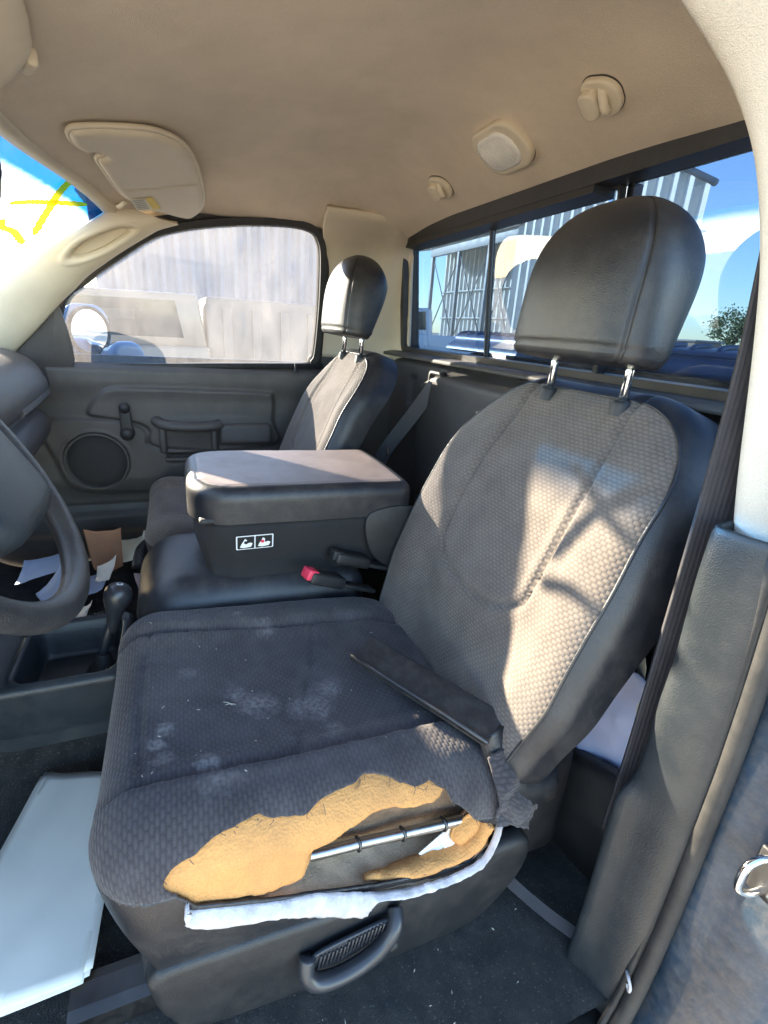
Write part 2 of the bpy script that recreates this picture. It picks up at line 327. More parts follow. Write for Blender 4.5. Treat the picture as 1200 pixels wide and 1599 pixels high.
def clip(mesh, field):
    """keep the part of the mesh where the per-vertex field is >= 0, cutting faces along the zero line"""
    V, F = mesh[0], mesh[1]; UV = mesh[2] if len(mesh) > 2 else None
    nV = [tuple(v) for v in V]; nU = [tuple(u) for u in UV] if UV is not None else None
    cache = {}; out = []
    def cut(i, j):
        k = (i, j) if i < j else (j, i)
        if k not in cache:
            t = field[k[0]] / (field[k[0]] - field[k[1]])
            cache[k] = len(nV); a, b = V[k[0]], V[k[1]]
            nV.append(tuple(a[q] + (b[q] - a[q]) * t for q in range(3)))
            if nU is not None: a, b = UV[k[0]], UV[k[1]]; nU.append(tuple(a[q] + (b[q] - a[q]) * t for q in range(2)))
        return cache[k]
    for f in F:
        ins = [field[i] >= 0 for i in f]
        if all(ins): out.append(tuple(f)); continue
        if not any(ins): continue
        p = []
        for a in range(len(f)):
            i, j = f[a], f[(a + 1) % len(f)]
            if ins[a]: p.append(i)
            if ins[a] != (field[j] >= 0): p.append(cut(i, j))
        if len(p) >= 3: out.append(tuple(p))
    used = sorted({i for f in out for i in f}); mp = {i: k for k, i in enumerate(used)}
    r = (np.array([nV[i] for i in used]).reshape(-1, 3), [tuple(mp[i] for i in f) for f in out])
    return r + (np.array([nU[i] for i in used]).reshape(-1, 2),) if nU is not None else r
def poly_sdf(px, py, poly):
    """signed distance, positive inside"""
    P = np.asarray(poly, float); x = np.asarray(px, float); y = np.asarray(py, float)
    d = np.full(x.shape, 1e9); ins = np.zeros(x.shape, bool)
    for i in range(len(P)):
        a, b = P[i], P[(i + 1) % len(P)]; e = b - a
        t = np.clip(((x - a[0]) * e[0] + (y - a[1]) * e[1]) / max(e @ e, 1e-12), 0, 1)
        d = np.minimum(d, np.hypot(x - a[0] - t * e[0], y - a[1] - t * e[1]))
        if a[1] != b[1]: ins ^= ((a[1] > y) != (b[1] > y)) & (x < (b[0] - a[0]) * (y - a[1]) / (b[1] - a[1]) + a[0])
    return np.where(ins, d, -d)
def line_d(px, py, pts):
    P = np.asarray(pts, float); d = np.full(np.shape(px), 1e9)
    for a, b in zip(P[:-1], P[1:]):
        e = b - a; t = np.clip(((px - a[0]) * e[0] + (py - a[1]) * e[1]) / max(e @ e, 1e-12), 0, 1)
        d = np.minimum(d, np.hypot(px - a[0] - t * e[0], py - a[1] - t * e[1]))
    return d
def smooth_poly(pts, n=8, closed=True):
    """Catmull-Rom through points of any dimension"""
    P = [np.asarray(p, float) for p in pts]; out = []; L = len(P)
    for i in range(L if closed else L - 1):
        if closed: p0, p1, p2, p3 = P[i - 1], P[i], P[(i + 1) % L], P[(i + 2) % L]
        else: p0, p1, p2, p3 = P[max(i - 1, 0)], P[i], P[i + 1], P[min(i + 2, L - 1)]
        for k in range(n):
            t = k / n
            out.append(0.5 * ((2 * p1) + (-p0 + p2) * t + (2 * p0 - 5 * p1 + 4 * p2 - p3) * t * t + (-p0 + 3 * p1 - 3 * p2 + p3) * t ** 3))
    if not closed: out.append(P[-1])
    return np.array(out)
def sweep(path, prof, closed=False, up=(0, 0, 1), scale=None, cap=True, fixed_up=False):
    """sweep a closed 2D profile (right, up) along a path; parallel transported or fixed-up frames"""
    P = np.asarray(path, float); n = len(P); prof = np.asarray(prof, float); m = len(prof)
    T = np.zeros_like(P)
    for i in range(n):
        a = P[(i - 1) % n] if (closed or i > 0) else P[i]; b = P[(i + 1) % n] if (closed or i < n - 1) else P[i]
        T[i] = (b - a) / max(np.linalg.norm(b - a), 1e-9)
    V = []; u = np.asarray(up, float)
    for i in range(n):
        if fixed_up: u = np.asarray(up if np.ndim(up) == 1 else up[i], float)
        u2 = u - (u @ T[i]) * T[i]
        if np.linalg.norm(u2) < 1e-6: u2 = np.cross(T[i], [1, 0.3, 0.2])
        u2 /= np.linalg.norm(u2); r = np.cross(T[i], u2); u = u2
        s = 1 if scale is None else scale[i]
        for q in prof: V.append(P[i] + (r * q[0] + u2 * q[1]) * s)
    F = []
    for i in range(n if closed else n - 1):
        j = (i + 1) % n
        for k in range(m):
            k2 = (k + 1) % m
            F.append((i * m + k, i * m + k2, j * m + k2, j * m + k))
    if cap and not closed:
        F.append(tuple(range(m))[::-1]); F.append(tuple((n - 1) * m + k for k in range(m)))
    return np.array(V), F
def circle(r, n=10, ry=None):
    a = np.linspace(0, 2 * np.pi, n, endpoint=False); return np.stack([r * np.cos(a), (ry or r) * np.sin(a)], 1)
def tube(path, r, n=10, closed=False, scale=None): return sweep(path, circle(r, n), closed=closed, scale=scale)
def bm_out(bm):
    bm.verts.index_update(); V = np.array([v.co[:] for v in bm.verts]); F = [tuple(v.index for v in f.verts) for f in bm.faces]; bm.free(); return V, F
def box(c, s, bevel=0.0, seg=2, rot=None):
    bm = bmesh.new(); bmesh.ops.create_cube(bm, size=1.0); bmesh.ops.scale(bm, vec=s, verts=bm.verts)
    if bevel: bmesh.ops.bevel(bm, geom=list(bm.edges), offset=bevel, segments=seg, affect='EDGES', profile=0.5)
    if rot is not None: bmesh.ops.transform(bm, matrix=rot.to_4x4(), verts=bm.verts)
    bmesh.ops.translate(bm, vec=c, verts=bm.verts); return bm_out(bm)
def prism(poly, O, U, W, thick, bevel=0.0, seg=2):
    """2D polygon in plane O + x U + y W, extruded by thick along U x W, edges bevelled"""
    O, U, W = (np.asarray(k, float) for k in (O, U, W)); Nn = np.cross(U, W)
    bm = bmesh.new(); vs = [bm.verts.new(O + U * p[0] + W * p[1]) for p in poly]; f = bm.faces.new(vs)
    r = bmesh.ops.extrude_face_region(bm, geom=[f]); ve = [g for g in r['geom'] if isinstance(g, bmesh.types.BMVert)]
    bmesh.ops.translate(bm, vec=Nn * thick, verts=ve)
    bmesh.ops.recalc_face_normals(bm, faces=bm.faces)
    if bevel:
        es = [e for e in bm.edges if e.calc_face_angle(0) > 0.6]
        bmesh.ops.bevel(bm, geom=es, offset=bevel, segments=seg, affect='EDGES', profile=0.5)
    return bm_out(bm)
def lathe(prof, O, axis, n=32):
    """profile (radius, height) round axis from O"""
    ax = np.asarray(axis, float); ax /= np.linalg.norm(ax)
    e1 = np.cross(ax, [0.3, 0.2, 0.9]); e1 /= np.linalg.norm(e1); e2 = np.cross(ax, e1); V = []; O = np.asarray(O, float)
    for i in range(n):
        a = 2 * np.pi * i / n; d = e1 * np.cos(a) + e2 * np.sin(a)
        for (r, h) in prof: V.append(O + d * r + ax * h)
    m = len(prof); F = []
    for i in range(n):
        j = (i + 1) % n
        for k in range(m - 1): F.append((i * m + k, j * m + k, j * m + k + 1, i * m + k + 1))
    return np.array(V), F
def drape(hw, y0, y1, Rb, Rt, r, depth, step=0.006, ab=False):
    """a sheet folded over a rounded-rectangle block: returns a, b (sheet metres), x, y, drop, d (0 at the start of the fold), nu, nv"""
    ext = r * (math.pi / 2 - 1) + (depth - r)
    A = np.linspace(-hw - ext, hw + ext, int((2 * hw + 2 * ext) / step) + 1)
    B = np.linspace(y0 - ext, y1 + ext, int((y1 - y0 + 2 * ext) / step) + 1)
    a, b = np.meshgrid(A, B, indexing='ij'); a = a.ravel(); b = b.ravel()
    mid = (y0 + y1) / 2; Rc = np.where(b < mid, Rb, Rt)
    cx = np.clip(a, -(hw - Rc), hw - Rc); cy = np.clip(b, y0 + Rb, y1 - Rt)
    vx, vy = a - cx, b - cy; d0 = np.hypot(vx, vy); s = np.maximum(d0, 1e-9); ux, uy = vx / s, vy / s
    flat = Rc - r; q = d0 - flat; th = np.clip(q / r, 0, math.pi / 2)
    out = np.minimum(d0, flat) + np.where(q > 0, r * np.sin(th), 0)
    drop = np.where(q > 0, r * (1 - np.cos(th)) + np.maximum(q - r * math.pi / 2, 0), 0)
    return dict(a=a, b=b, x=cx + ux * out, y=cy + uy * out, drop=drop, q=q, ux=ux, uy=uy, nu=len(A), nv=len(B), th=th)
def place(lx, ly, lz, O, U, W, Nn):
    return np.asarray(O, float) + np.outer(lx, U) + np.outer(ly, W) + np.outer(lz, Nn)

class Pad:
    def __init__(s, hw, y0, y1, Rb, Rt, r, depth, O, U, W, Nn, disp, inx=0.0):
        s.p = (hw, y0, y1, Rb, Rt, r, depth); s.fr = (np.asarray(O, float), np.asarray(U, float), np.asarray(W, float), np.asarray(Nn, float)); s.disp = disp
    def pos(s, a, b):
        hw, y0, y1, Rb, Rt, r, depth = s.p; a = np.asarray(a, float); b = np.asarray(b, float)
        mid = (y0 + y1) / 2; Rc = np.where(b < mid, Rb, Rt)
        cx = np.clip(a, -(hw - Rc), hw - Rc); cy = np.clip(b, y0 + Rb, y1 - Rt)
        vx, vy = a - cx, b - cy; d0 = np.hypot(vx, vy); q0 = np.maximum(d0, 1e-9); ux, uy = vx / q0, vy / q0
        q = d0 - (Rc - r); th = np.clip(q / r, 0, math.pi / 2)
        out = np.minimum(d0, Rc - r) + np.where(q > 0, r * np.sin(th), 0)
        drop = np.where(q > 0, r * (1 - np.cos(th)) + np.maximum(q - r * math.pi / 2, 0), 0)
        x, y = cx + ux * out, cy + uy * out
        dx, dy, dn = s.disp(x, y, drop, q / r, a, b)
        O, U, W, Nn = s.fr
        P = O + np.outer(x + dx, U) + np.outer(y + dy, W) + np.outer(dn - drop, Nn)
        return P, q, drop, x, y
    def grid(s, step):
        hw, y0, y1, Rb, Rt, r, depth = s.p; ext = r * (math.pi / 2 - 1) + (depth - r)
        A = np.linspace(-hw - ext, hw + ext, int((2 * hw + 2 * ext) / step) + 1); B = np.linspace(y0 - ext, y1 + ext, int((y1 - y0 + 2 * ext) / step) + 1)
        a, b = np.meshgrid(A, B, indexing='ij'); a = a.ravel(); b = b.ravel()
        P, q, drop, x, y = s.pos(a, b)
        flip = np.dot(np.cross(s.fr[1], s.fr[2]), s.fr[3]) < 0
        m = (P, grid_faces(len(A), len(B), flip), np.stack([a, b], 1))
        return m
    def ring(s, q, n=20):
        """sheet coordinates of the closed line at fold distance q"""
        hw, y0, y1, Rb, Rt, r, depth = s.p; P = []
        for (sx, yc, Rc, a0) in ((1, y1 - Rt, Rt, 0), (-1, y1 - Rt, Rt, 90), (-1, y0 + Rb, Rb, 180), (1, y0 + Rb, Rb, 270)):
            for k in range(n + 1):
                a = R(a0 + 90 * k / n); d = Rc - r + q; P.append((sx * (hw - Rc) + d * math.cos(a), yc + d * math.sin(a)))
        out = []
        for i, p in enumerate(P):
            p2 = P[(i + 1) % len(P)]; L = math.hypot(p2[0] - p[0], p2[1] - p[1]); k = max(1, int(L / 0.012))
            out += [(p[0] + (p2[0] - p[0]) * j / k, p[1] + (p2[1] - p[1]) * j / k) for j in range(k)]
        return np.array(out)

# ================================================================== THE CAB: headliner, pillars, floor, walls
_zy = smooth_poly([(-0.94, 1.228), (-0.915, 1.250), (-0.87, 1.274), (-0.81, 1.311), (-0.75, 1.348), (-0.70, 1.370), (-0.62, 1.383), (-0.50, 1.380), (-0.30, 1.355), (-0.10, 1.315), (0.05, 1.274), (0.17, 1.238)], 12, closed=False)
def roof_z(x, y):
    ax = np.minimum(np.abs(x), 0.80)
    z = np.interp(y, _zy[:, 0], _zy[:, 1])
    return z - np.maximum(z - 1.238, 0) * (ax / 0.76) ** 3.6 - 0.040 * (ax / 0.74) ** 4 * sstep(y, -0.2, 0.05)
def front_y(x): return 0.148 - 0.24 * x * x
gx = np.linspace(-0.735, 0.733, 150); gy = np.linspace(-0.912, 0.16, 120)
X_, Y_ = np.meshgrid(gx, gy, indexing='ij'); X_ = X_.ravel(); Y_ = Y_.ravel()
Z_ = roof_z(X_, Y_) + 0.0022 * vnoise(X_, Y_, 3.5, 3) + 0.0007 * vnoise(X_, Y_, 15, 4)
# soft dent around the stretched cloth near the front corner
Z_ += 0.004 * vnoise(X_ * 0.6, Y_ * 2.0, 4.0, 9)
hm = (np.stack([X_, Y_, Z_], 1), grid_faces(150, 120, flip=True))
hm = clip(hm, front_y(hm[0][:, 0]) - hm[0][:, 1])
mk('ceiling', hm, 'headliner', mods=[('SOLIDIFY', dict(thickness=0.02, offset=-1.0))], kind='structure')
# windscreen header trim and roof skin edge
hp = np.array([(x, front_y(x) + 0.004, roof_z(x, front_y(x)) - 0.002) for x in np.linspace(-0.74, 0.735, 50)])
mk('windshield_header', sweep(hp, [(-0.03, -0.004), (0.004, -0.006), (0.012, 0.006), (0.004, 0.03), (-0.03, 0.035)], up=(0, 0, 1), fixed_up=True), 'beige', kind='structure')

# floor, sill, firewall
fx = np.linspace(-0.845, 0.86, 140); fy = np.linspace(-0.97, 0.95, 150)
X_, Y_ = np.meshgrid(fx, fy, indexing='ij'); X_ = X_.ravel(); Y_ = Y_.ravel()
Z_ = 0.068 + 0.12 * np.exp(-(X_ / 0.16) ** 4) * sstep(Y_, -0.25, 0.25) + 0.35 * sstep(Y_, 0.45, 0.9) - 0.035 * sstep(-X_, 0.66, 0.76) * sstep(-Y_, -0.2, 0.2) * 0 + 0.004 * vnoise(X_, Y_, 9, 5) + 0.0022 * vnoise(X_, Y_, 60, 6)
mk('cab_floor', (np.stack([X_, Y_, Z_], 1), grid_faces(140, 150)), 'carpet', kind='structure')
mk('firewall', box((0, 0.98, 0.45), (1.74, 0.03, 0.90)), 'plastic', kind='structure')
mk('rocker_sill', sweep([(-0.850, 1.0, 0.02), (-0.850, -0.62, 0.02)], [(-0.045, -0.06), (0.04, -0.06), (0.035, 0.0), (0.01, 0.014), (-0.03, 0.016), (-0.045, 0.004)], up=(0, 0, 1)), 'plastic', kind='structure')

# ---- rear wall and its trim
rw = thing('rear_wall_trim', 'charcoal moulded panel below the rear window behind the seats', 'wall panel', (0, -0.93, 0.08))
gx = np.linspace(-0.86, 0.86, 170); gz = np.linspace(0.07, 0.872, 90)
X_, Z_ = np.meshgrid(gx, gz, indexing='ij'); X_ = X_.ravel(); Z_ = Z_.ravel()
bump = 0.075 * sstep(0.42 - X_, 0.0, 0.025) * sstep(0.845 - Z_ - 0.35 * np.clip(X_ - 0.30, 0, 1), 0, 0.022)
rec = -0.012 * sstep(poly_sdf(X_, Z_, [(0.57, 0.70), (0.64, 0.69), (0.64, 0.80), (0.57, 0.81)]), 0, 0.008)
Yw = -0.915 + bump + rec + 0.02 * sstep(0.86 - Z_, 0, 0.02) - 0.05 * sstep(np.abs(X_), 0.80, 0.86) * 0
mk('panel', (np.stack([X_, Yw, Z_], 1), grid_faces(170, 90)), 'door_plastic', rw)
mk('ledge', sweep([(0.80, -0.905, 0.872), (-0.80, -0.905, 0.872)], [(-0.035, -0.02), (0.055, -0.01), (0.052, 0.0), (0.02, 0.006), (-0.035, 0.008)], up=(0, 0, 1)), 'door_plastic', rw)

# ---- rear window: fixed lights, sliders, black frame
rwin = thing('rear_sliding_window', 'black framed rear sliding window above the wall panel', 'window', (0, -0.92, 0.88))
def rwp(x, z): return (x, -0.955 + (z - 0.88) * 0.09, z)
def rr_poly(x0, x1, z0, z1, r, n=6):
    P = []
    for (cx, cz, a0) in ((x1 - r, z1 - r, 0), (x0 + r, z1 - r, 90), (x0 + r, z0 + r, 180), (x1 - r, z0 + r, 270)):
        for k in range(n + 1):
            a = R(a0 + 90 * k / n); P.append((cx + r * math.cos(a), cz + r * math.sin(a)))
    return P
def rw_frame(x0, x1, z0, z1, r, w, dpt, mat, name, parent, yoff=0.0):
    path = np.array([rwp(*p) for p in rr_poly(x0, x1, z0, z1, r)]) + np.array([0, yoff, 0])
    return mk(name, sweep(path, [(-dpt, -w), (dpt, -w), (dpt, w), (-dpt, w)], closed=True, up=(0, 1, 0.05), fixed_up=True), mat, parent, smooth=False)
def flat_frame(name, x0, x1, z0, z1, r, w, y0, y1, mat, parent, wt=None):
    o = rr_poly(x0, x1, z0, z1, r); i = rr_poly(x0 + w, x1 - w, z0 + w, z1 - (wt or w), max(r - w, 0.012))
    n = len(o); V = []
    for y in (y0, y1):
        for p in o: q = rwp(*p); V.append((q[0], q[1] + y, q[2]))
        for p in i: q = rwp(*p); V.append((q[0], q[1] + y, q[2]))
    F = []
    for k in range(n):
        k2 = (k + 1) % n
        F += [(2 * n + k, 2 * n + k2, 3 * n + k2, 3 * n + k), (n + k, n + k2, k2, k), (3 * n + k, 3 * n + k2, n + k2, n + k), (k, k2, 2 * n + k2, 2 * n + k)]
    return mk(name, (np.array(V), F), mat, parent, smooth=False)
flat_frame('outer_frame', -0.765, 0.752, 0.862, 1.275, 0.05, 0.032, -0.01, 0.052, 'black_gloss', rwin)
flat_frame('slider_frame', -0.228, 0.228, 0.868, 1.252, 0.012, 0.006, -0.006, 0.010, 'black_gloss', rwin, wt=0.012)
mk('slider_stile', box(rwp(-0.240, 1.06), (0.016, 0.026, 0.37), 0.003), 'black_gloss', rwin)
mk('top_track', sweep([rwp(0.70, 1.243), rwp(-0.20, 1.247)], [(-0.005, -0.022), (0.05, -0.018), (0.05, 0.014), (-0.005, 0.016)], up=(0, 0, 1)), 'black_gloss', rwin, smooth=False)
for k, (x0, x1) in enumerate(((0.235, 0.72), (-0.221, 0.221), (-0.735, -0.235))):
    P = rr_poly(x0, x1, 0.878, 1.25, 0.012)
    V = [rwp(*p) for p in P]
    mk('pane', (np.array(V), [tuple(range(len(V)))]), 'glass_rear', rwin, smooth=False)

# ---- passenger rear quarter trim (beige) between the side window and the rear window
qt = thing('quarter_trim', 'beige rear quarter trim beside the passenger side window', 'pillar trim', (0.84, -0.75, 0.80))
plan = smooth_poly([(0.868, -0.615), (0.862, -0.70), (0.852, -0.80), (0.815, -0.885), (0.765, -0.915), (0.712, -0.925)], 8, closed=False)
V = []; nz = 64
for p in plan:
    for z in np.linspace(0.08, 1.30, nz):
        s = (z - 0.80)
        lean = -0.28 * s * (1 if s > 0 else 0.2); roll = -0.10 * max(0, (z - 1.18) / 0.12) ** 2
        w = min(1, max(0, (p[0] - 0.712) / 0.13))
        yl = 0.06 * max(0, (z - 1.20) / 0.1) ** 2 * (1 - min(1, w)) + 0.05 * s * (1 - min(1, w))
        fy_ = 0.05 * sstep(z, 1.12, 1.3) * sstep(p[1], -0.75, -0.615)
        V.append((p[0] + lean * w + roll * w, p[1] + yl + fy_, z))
V = np.array(V); qm = (V, grid_faces(len(plan), nz))
qm2 = qm
qu = clip(qm2, qm2[0][:, 2] - 0.84); ql = clip(qm2, 0.84 - qm2[0][:, 2])
qu = clip(qu, roof_z(np.clip(qu[0][:, 0], -0.76, 0.76), qu[0][:, 1]) + 0.010 - qu[0][:, 2])
mk('upper_trim', qu, 'beige', qt, mods=[('SOLIDIFY', dict(thickness=0.012, offset=0))])
mk('lower_trim', ql, 'door_plastic', qt, mods=[('SOLIDIFY', dict(thickness=0.012, offset=0))])

# ---- passenger A pillar with its grab recess
ap = thing('passenger_a_pillar_trim', 'cream windshield pillar trim with oval grab handle recess', 'pillar trim', (0.80, 0.3, 0.8))
Wc = smooth_poly([(0.705, 0.02, 1.242), (0.70, 0.053, 1.219), (0.71, 0.124, 1.172), (0.72, 0.194, 1.128), (0.74, 0.284, 1.064), (0.755, 0.358, 1.005), (0.78, 0.46, 0.92), (0.80, 0.58, 0.82)], 10, closed=False)
Dc = smooth_poly([(0.713, -0.129, 1.213), (0.718, -0.078, 1.195), (0.723, -0.049, 1.179), (0.737, 0.029, 1.129), (0.749, 0.086, 1.089), (0.759, 0.135, 1.052), (0.771, 0.179, 1.01), (0.783, 0.224, 0.968), (0.803, 0.291, 0.896), (0.835, 0.4, 0.79)], 10, closed=False)
nu = 110; nv = 46; V = []; ss = np.linspace(0, 1, nu)
def along(C, s): 
    k = s * (len(C) - 1); return np.stack([np.interp(k, np.arange(len(C)), C[:, q]) for q in range(3)], 1)
Wp, Dp = along(Wc, ss), along(Dc, ss); outn = np.array([0.80, -0.30, -0.5]); outn /= np.linalg.norm(outn)
for i in range(nu):
    for j in range(nv):
        v = j / (nv - 1); p = Wp[i] * (1 - v) + Dp[i] * v
        bul = 0.032 * (1 - (2 * v - 1) ** 2) ** 0.6
        e = ((ss[i] - 0.335) / 0.15) ** 2 + ((v - 0.50 + 0.25 * (ss[i] - 0.335)) / 0.27) ** 2
        bul -= 0.030 * (1 - sstep(math.sqrt(e), 0.72, 1.02)) - 0.004 * math.exp(-((math.sqrt(e) - 1.12) / 0.08) ** 2)
        V.append(p + np.array([-0.75, -0.1, -0.25]) * bul)
mk('cover', (np.array(V), grid_faces(nu, nv)), 'beige', ap, mods=[('SOLIDIFY', dict(thickness=0.01, offset=0))])

# ---- windshield: curved laminated sheet with a blue shade band and a sprayed mark
ws = thing('windshield', 'dusty windshield with a blue shade band along its top', 'windshield', (0, 0.7, 0.80))
def ws_p(u, v):     # u in -1..1 across, v 0 bottom .. 1 top
    xt = 0.725 * u; xb = 0.83 * u
    top = np.array([xt, front_y(xt) + 0.012, roof_z(xt, front_y(xt)) + 0.012]); bot = np.array([xb, 0.90 - 0.34 * xb * xb, 0.80])
    p = bot + (top - bot) * v; s = 4 * v * (1 - v); p[1] += 0.022 * s; p[2] += 0.028 * s
    return p
nu, nv = 60, 30
V = [ws_p(u, v) for u in np.linspace(-1, 1, nu) for v in np.linspace(0, 1, nv)]
UVw = [((u + 1) / 2, v) for u in np.linspace(-1, 1, nu) for v in np.linspace(0, 1, nv)]
mk('glass', (np.array(V), grid_faces(nu, nv), np.array(UVw)), 'glass_wind', ws)
def spray(pts, w, name):
    path = smooth_poly(pts, 10, closed=False); Vs = []; n = len(path)
    for i, p in enumerate(path):
        q = path[min(i + 1, n - 1)] - path[max(i - 1, 0)]; q = np.array([-q[1], q[0]]) / max(np.hypot(*q), 1e-6)
        ww = w * (0.7 + 0.3 * math.sin(i * 1.7) ** 2) * min(1, 0.35 + min(i, n - 1 - i) / 4)
        for s in (-1, -0.33, 0.33, 1):
            a = p + q * ww * s
            pt = ws_p(a[0] , a[1]); Vs.append(pt + np.array([0, -0.004, -0.003]))
    return mk(name, (np.array(Vs), grid_faces(n, 4)), 'yellow_paint', ws)

spray([(0.695, 0.985), (0.76, 0.91), (0.82, 0.85), (0.925, 0.725)], 0.017, 'sprayed_stroke')
spray([(0.69, 0.795), (0.74, 0.835), (0.80, 0.875), (0.89, 0.94)], 0.017, 'sprayed_stroke')
spray([(0.76, 0.73), (0.80, 0.70), (0.86, 0.70), (0.94, 0.67)], 0.016, 'sprayed_stroke')
# ---- rear view mirror hanging from the windshield
rv = thing('rear_view_mirror', 'dark rear view mirror end at the left edge before the windshield', 'mirror', (0.02, 0.2, 1.15))
rvp = Pad(0.122, -0.032, 0.032, 0.024, 0.024, 0.012, 0.030, (0.005, 0.150, 1.155), (0.97, 0.24, 0), (0, 0, 1), (0.22, -0.95, -0.2), lambda x, y, drop, t, a, b: (-0.2 * drop * np.sign(x), 0 * x, 0 * x))
g_ = rvp.grid(0.006); P_ = rvp.pos(g_[2][:, 0], g_[2][:, 1]); g_ = clip(g_, 0.030 - P_[2]); mk('mirror_shell', g_, 'plastic', rv)
mk('mirror_stem', tube([(0.0, 0.165, 1.16), (0.0, 0.20, 1.185), (0.0, 0.235, 1.19)], 0.009, 10), 'plastic', rv)

# ---- driver B pillar: beige upper, dark lower, seal, painted jamb
bp = thing('driver_b_pillar_trim', 'driver door pillar trim, pale above and dark grey below', 'pillar trim', (-0.80, -0.65, 0.06))
ed = smooth_poly([(-0.700, -0.33, 1.255), (-0.722, -0.43, 1.222), (-0.733, -0.475, 1.192), (-0.742, -0.528, 1.152), (-0.750, -0.565, 1.105), (-0.760, -0.590, 1.035), (-0.768, -0.603, 0.965), (-0.780, -0.626, 0.822), (-0.786, -0.634, 0.772)], 8, closed=False)
V = []; cols = [(0.0, -0.06), (0.004, -0.03), (0.0, -0.012), (-0.003, -0.003), (-0.012, 0.0), (-0.03, -0.003), (-0.06, -0.010), (-0.085, -0.026), (-0.098, -0.055), (-0.100, -0.10)]
nE = len(ed)
for i, p in enumerate(ed):
    tnt = ed[min(i + 1, nE - 1)] - ed[max(i - 1, 0)]; tnt /= np.linalg.norm(tnt)
    rear = np.cross(tnt, [-1, 0, 0.2]); rear = np.cross([1, 0, 0], tnt); rear /= np.linalg.norm(rear)
    rear = rear if rear[1] < 0 else -rear
    for (cx_, cy_) in cols: V.append(p + np.array([cx_, 0, 0]) + rear * (-cy_) + np.array([0, 0, 0.0015 * vnoise(p[2], cx_ * 3, 20, 2)]))
mk('upper_cover', (np.array(V), grid_faces(nE, len(cols))), 'beige_cloth', bp, mods=[('SOLIDIFY', dict(thickness=0.008, offset=0)), ('SUBSURF', dict(levels=1, render_levels=1))])
zs = np.concatenate([np.linspace(0.785, 0.50, 16), np.linspace(0.48, 0.30, 12), np.linspace(0.28, -0.10, 18)]); V = []
low = [(0.006, -0.07), (0.006, -0.035), (0.004, -0.010), (0.0, -0.002), (-0.012, 0.0), (-0.035, -0.003), (-0.058, -0.010), (-0.068, -0.018), (-0.072, -0.034)]
for z in zs:
    sh = 0.022 * sstep(-z, -0.44, -0.40) ; wv = 0.004 * math.sin(z * 28) * sstep(z, 0.45, 0.6)
    fwd = 0.01 * sstep(-z, -0.22, 0.05)
    for k, (cx_, cy_) in enumerate(low):
        V.append((-0.790 + cx_ + sh * 0.3 * (k < 4) + wv * (3 < k < 7), -0.600 + cy_ + (sh * 0.9 * (k < 4) + fwd) + wv * 0.6, z))
mk('lower_cover', (np.array(V), grid_faces(len(zs), len(low))), 'plastic_soft', bp, mods=[('SOLIDIFY', dict(thickness=0.008, offset=0)), ('SUBSURF', dict(levels=1, render_levels=1))])
sl = smooth_poly([(-0.845, -0.60, 1.02), (-0.860, -0.612, 0.80), (-0.866, -0.622, 0.60), (-0.867, -0.624, 0.40), (-0.867, -0.620, 0.20), (-0.868, -0.60, 0.06), (-0.872, -0.55, -0.03)], 10, closed=False)
mk('door_seal', tube(sl, 0.0105, 10), 'rubber', bp)
sl2 = sl + np.array([0.014, 0.004, 0]); mk('seal_flange', sweep(sl2, [(-0.004, -0.010), (0.004, -0.010), (0.004, 0.006), (-0.004, 0.006)], up=(0, 1, 0), fixed_up=True), 'rubber', bp)
mk('clip_tab', tube(smooth_poly([(-0.852, -0.605, 0.145), (-0.860, -0.598, 0.150), (-0.866, -0.598, 0.140), (-0.864, -0.602, 0.125), (-0.858, -0.604, 0.130)], 5, closed=False), 0.0022, 6), 'scrim', bp)
jm = thing('door_jamb', 'dusty blue painted door jamb at the right edge', 'door jamb', (-0.93, -0.66, -0.1))
V = []; zj = np.linspace(-0.35, 1.0, 70); pj = [(-0.855, -0.640), (-0.866, -0.636), (-0.880, -0.634), (-0.895, -0.637), (-0.915, -0.640), (-0.935, -0.642), (-0.955, -0.646), (-0.972, -0.656), (-0.985, -0.68), (-0.99, -0.75), (-0.99, -1.0)]
for z in zj:
    for k, (x, y) in enumerate(pj): V.append((x + 0.03 * max(0, z - 0.6), y + 0.005 * math.sin(z * 9 + 1.0) * (2 < k < 8) + 0.06 * sstep(-z, -0.12, 0.3), z))
mk('jamb_panel', (np.array(V), grid_faces(len(zj), len(pj))), 'paint_blue', jm, mods=[('SUBSURF', dict(levels=1, render_levels=1))])
st = thing('door_striker', 'chrome looped door latch striker on the blue jamb', 'striker', (-0.925, -0.64, 0.43))
mk('base_plate', box((-0.934, -0.637, 0.432), (0.036, 0.006, 0.062), 0.003), 'black_gloss', st)
mk('loop', tube(smooth_poly([(-0.930, -0.637, 0.455), (-0.925, -0.622, 0.456), (-0.922, -0.608, 0.448), (-0.922, -0.604, 0.432), (-0.923, -0.607, 0.416), (-0.927, -0.620, 0.408), (-0.930, -0.637, 0.408)], 6, closed=False), 0.0042, 10), 'chrome', st)
for zz in (0.448, 0.416): mk('bolt', lathe([(0, 0.006), (0.006, 0.005), (0.007, 0)], (-0.944, -0.634, zz), (0, 1, 0), 12), 'steel', st)

# ================================================================== SEATS
def refield(pad, mesh): return pad.pos(mesh[2][:, 0], mesh[2][:, 1])
def offset_mesh(mesh, d):
    V, F = np.asarray(mesh[0]), mesh[1]; nrm = np.zeros_like(V)
    for f in F:
        n = np.cross(V[f[1]] - V[f[0]], V[f[2]] - V[f[0]])
        for i in f: nrm[i] += n
    nrm /= np.maximum(np.linalg.norm(nrm, axis=1), 1e-12)[:, None]
    return (V + nrm * d,) + tuple(mesh[1:])

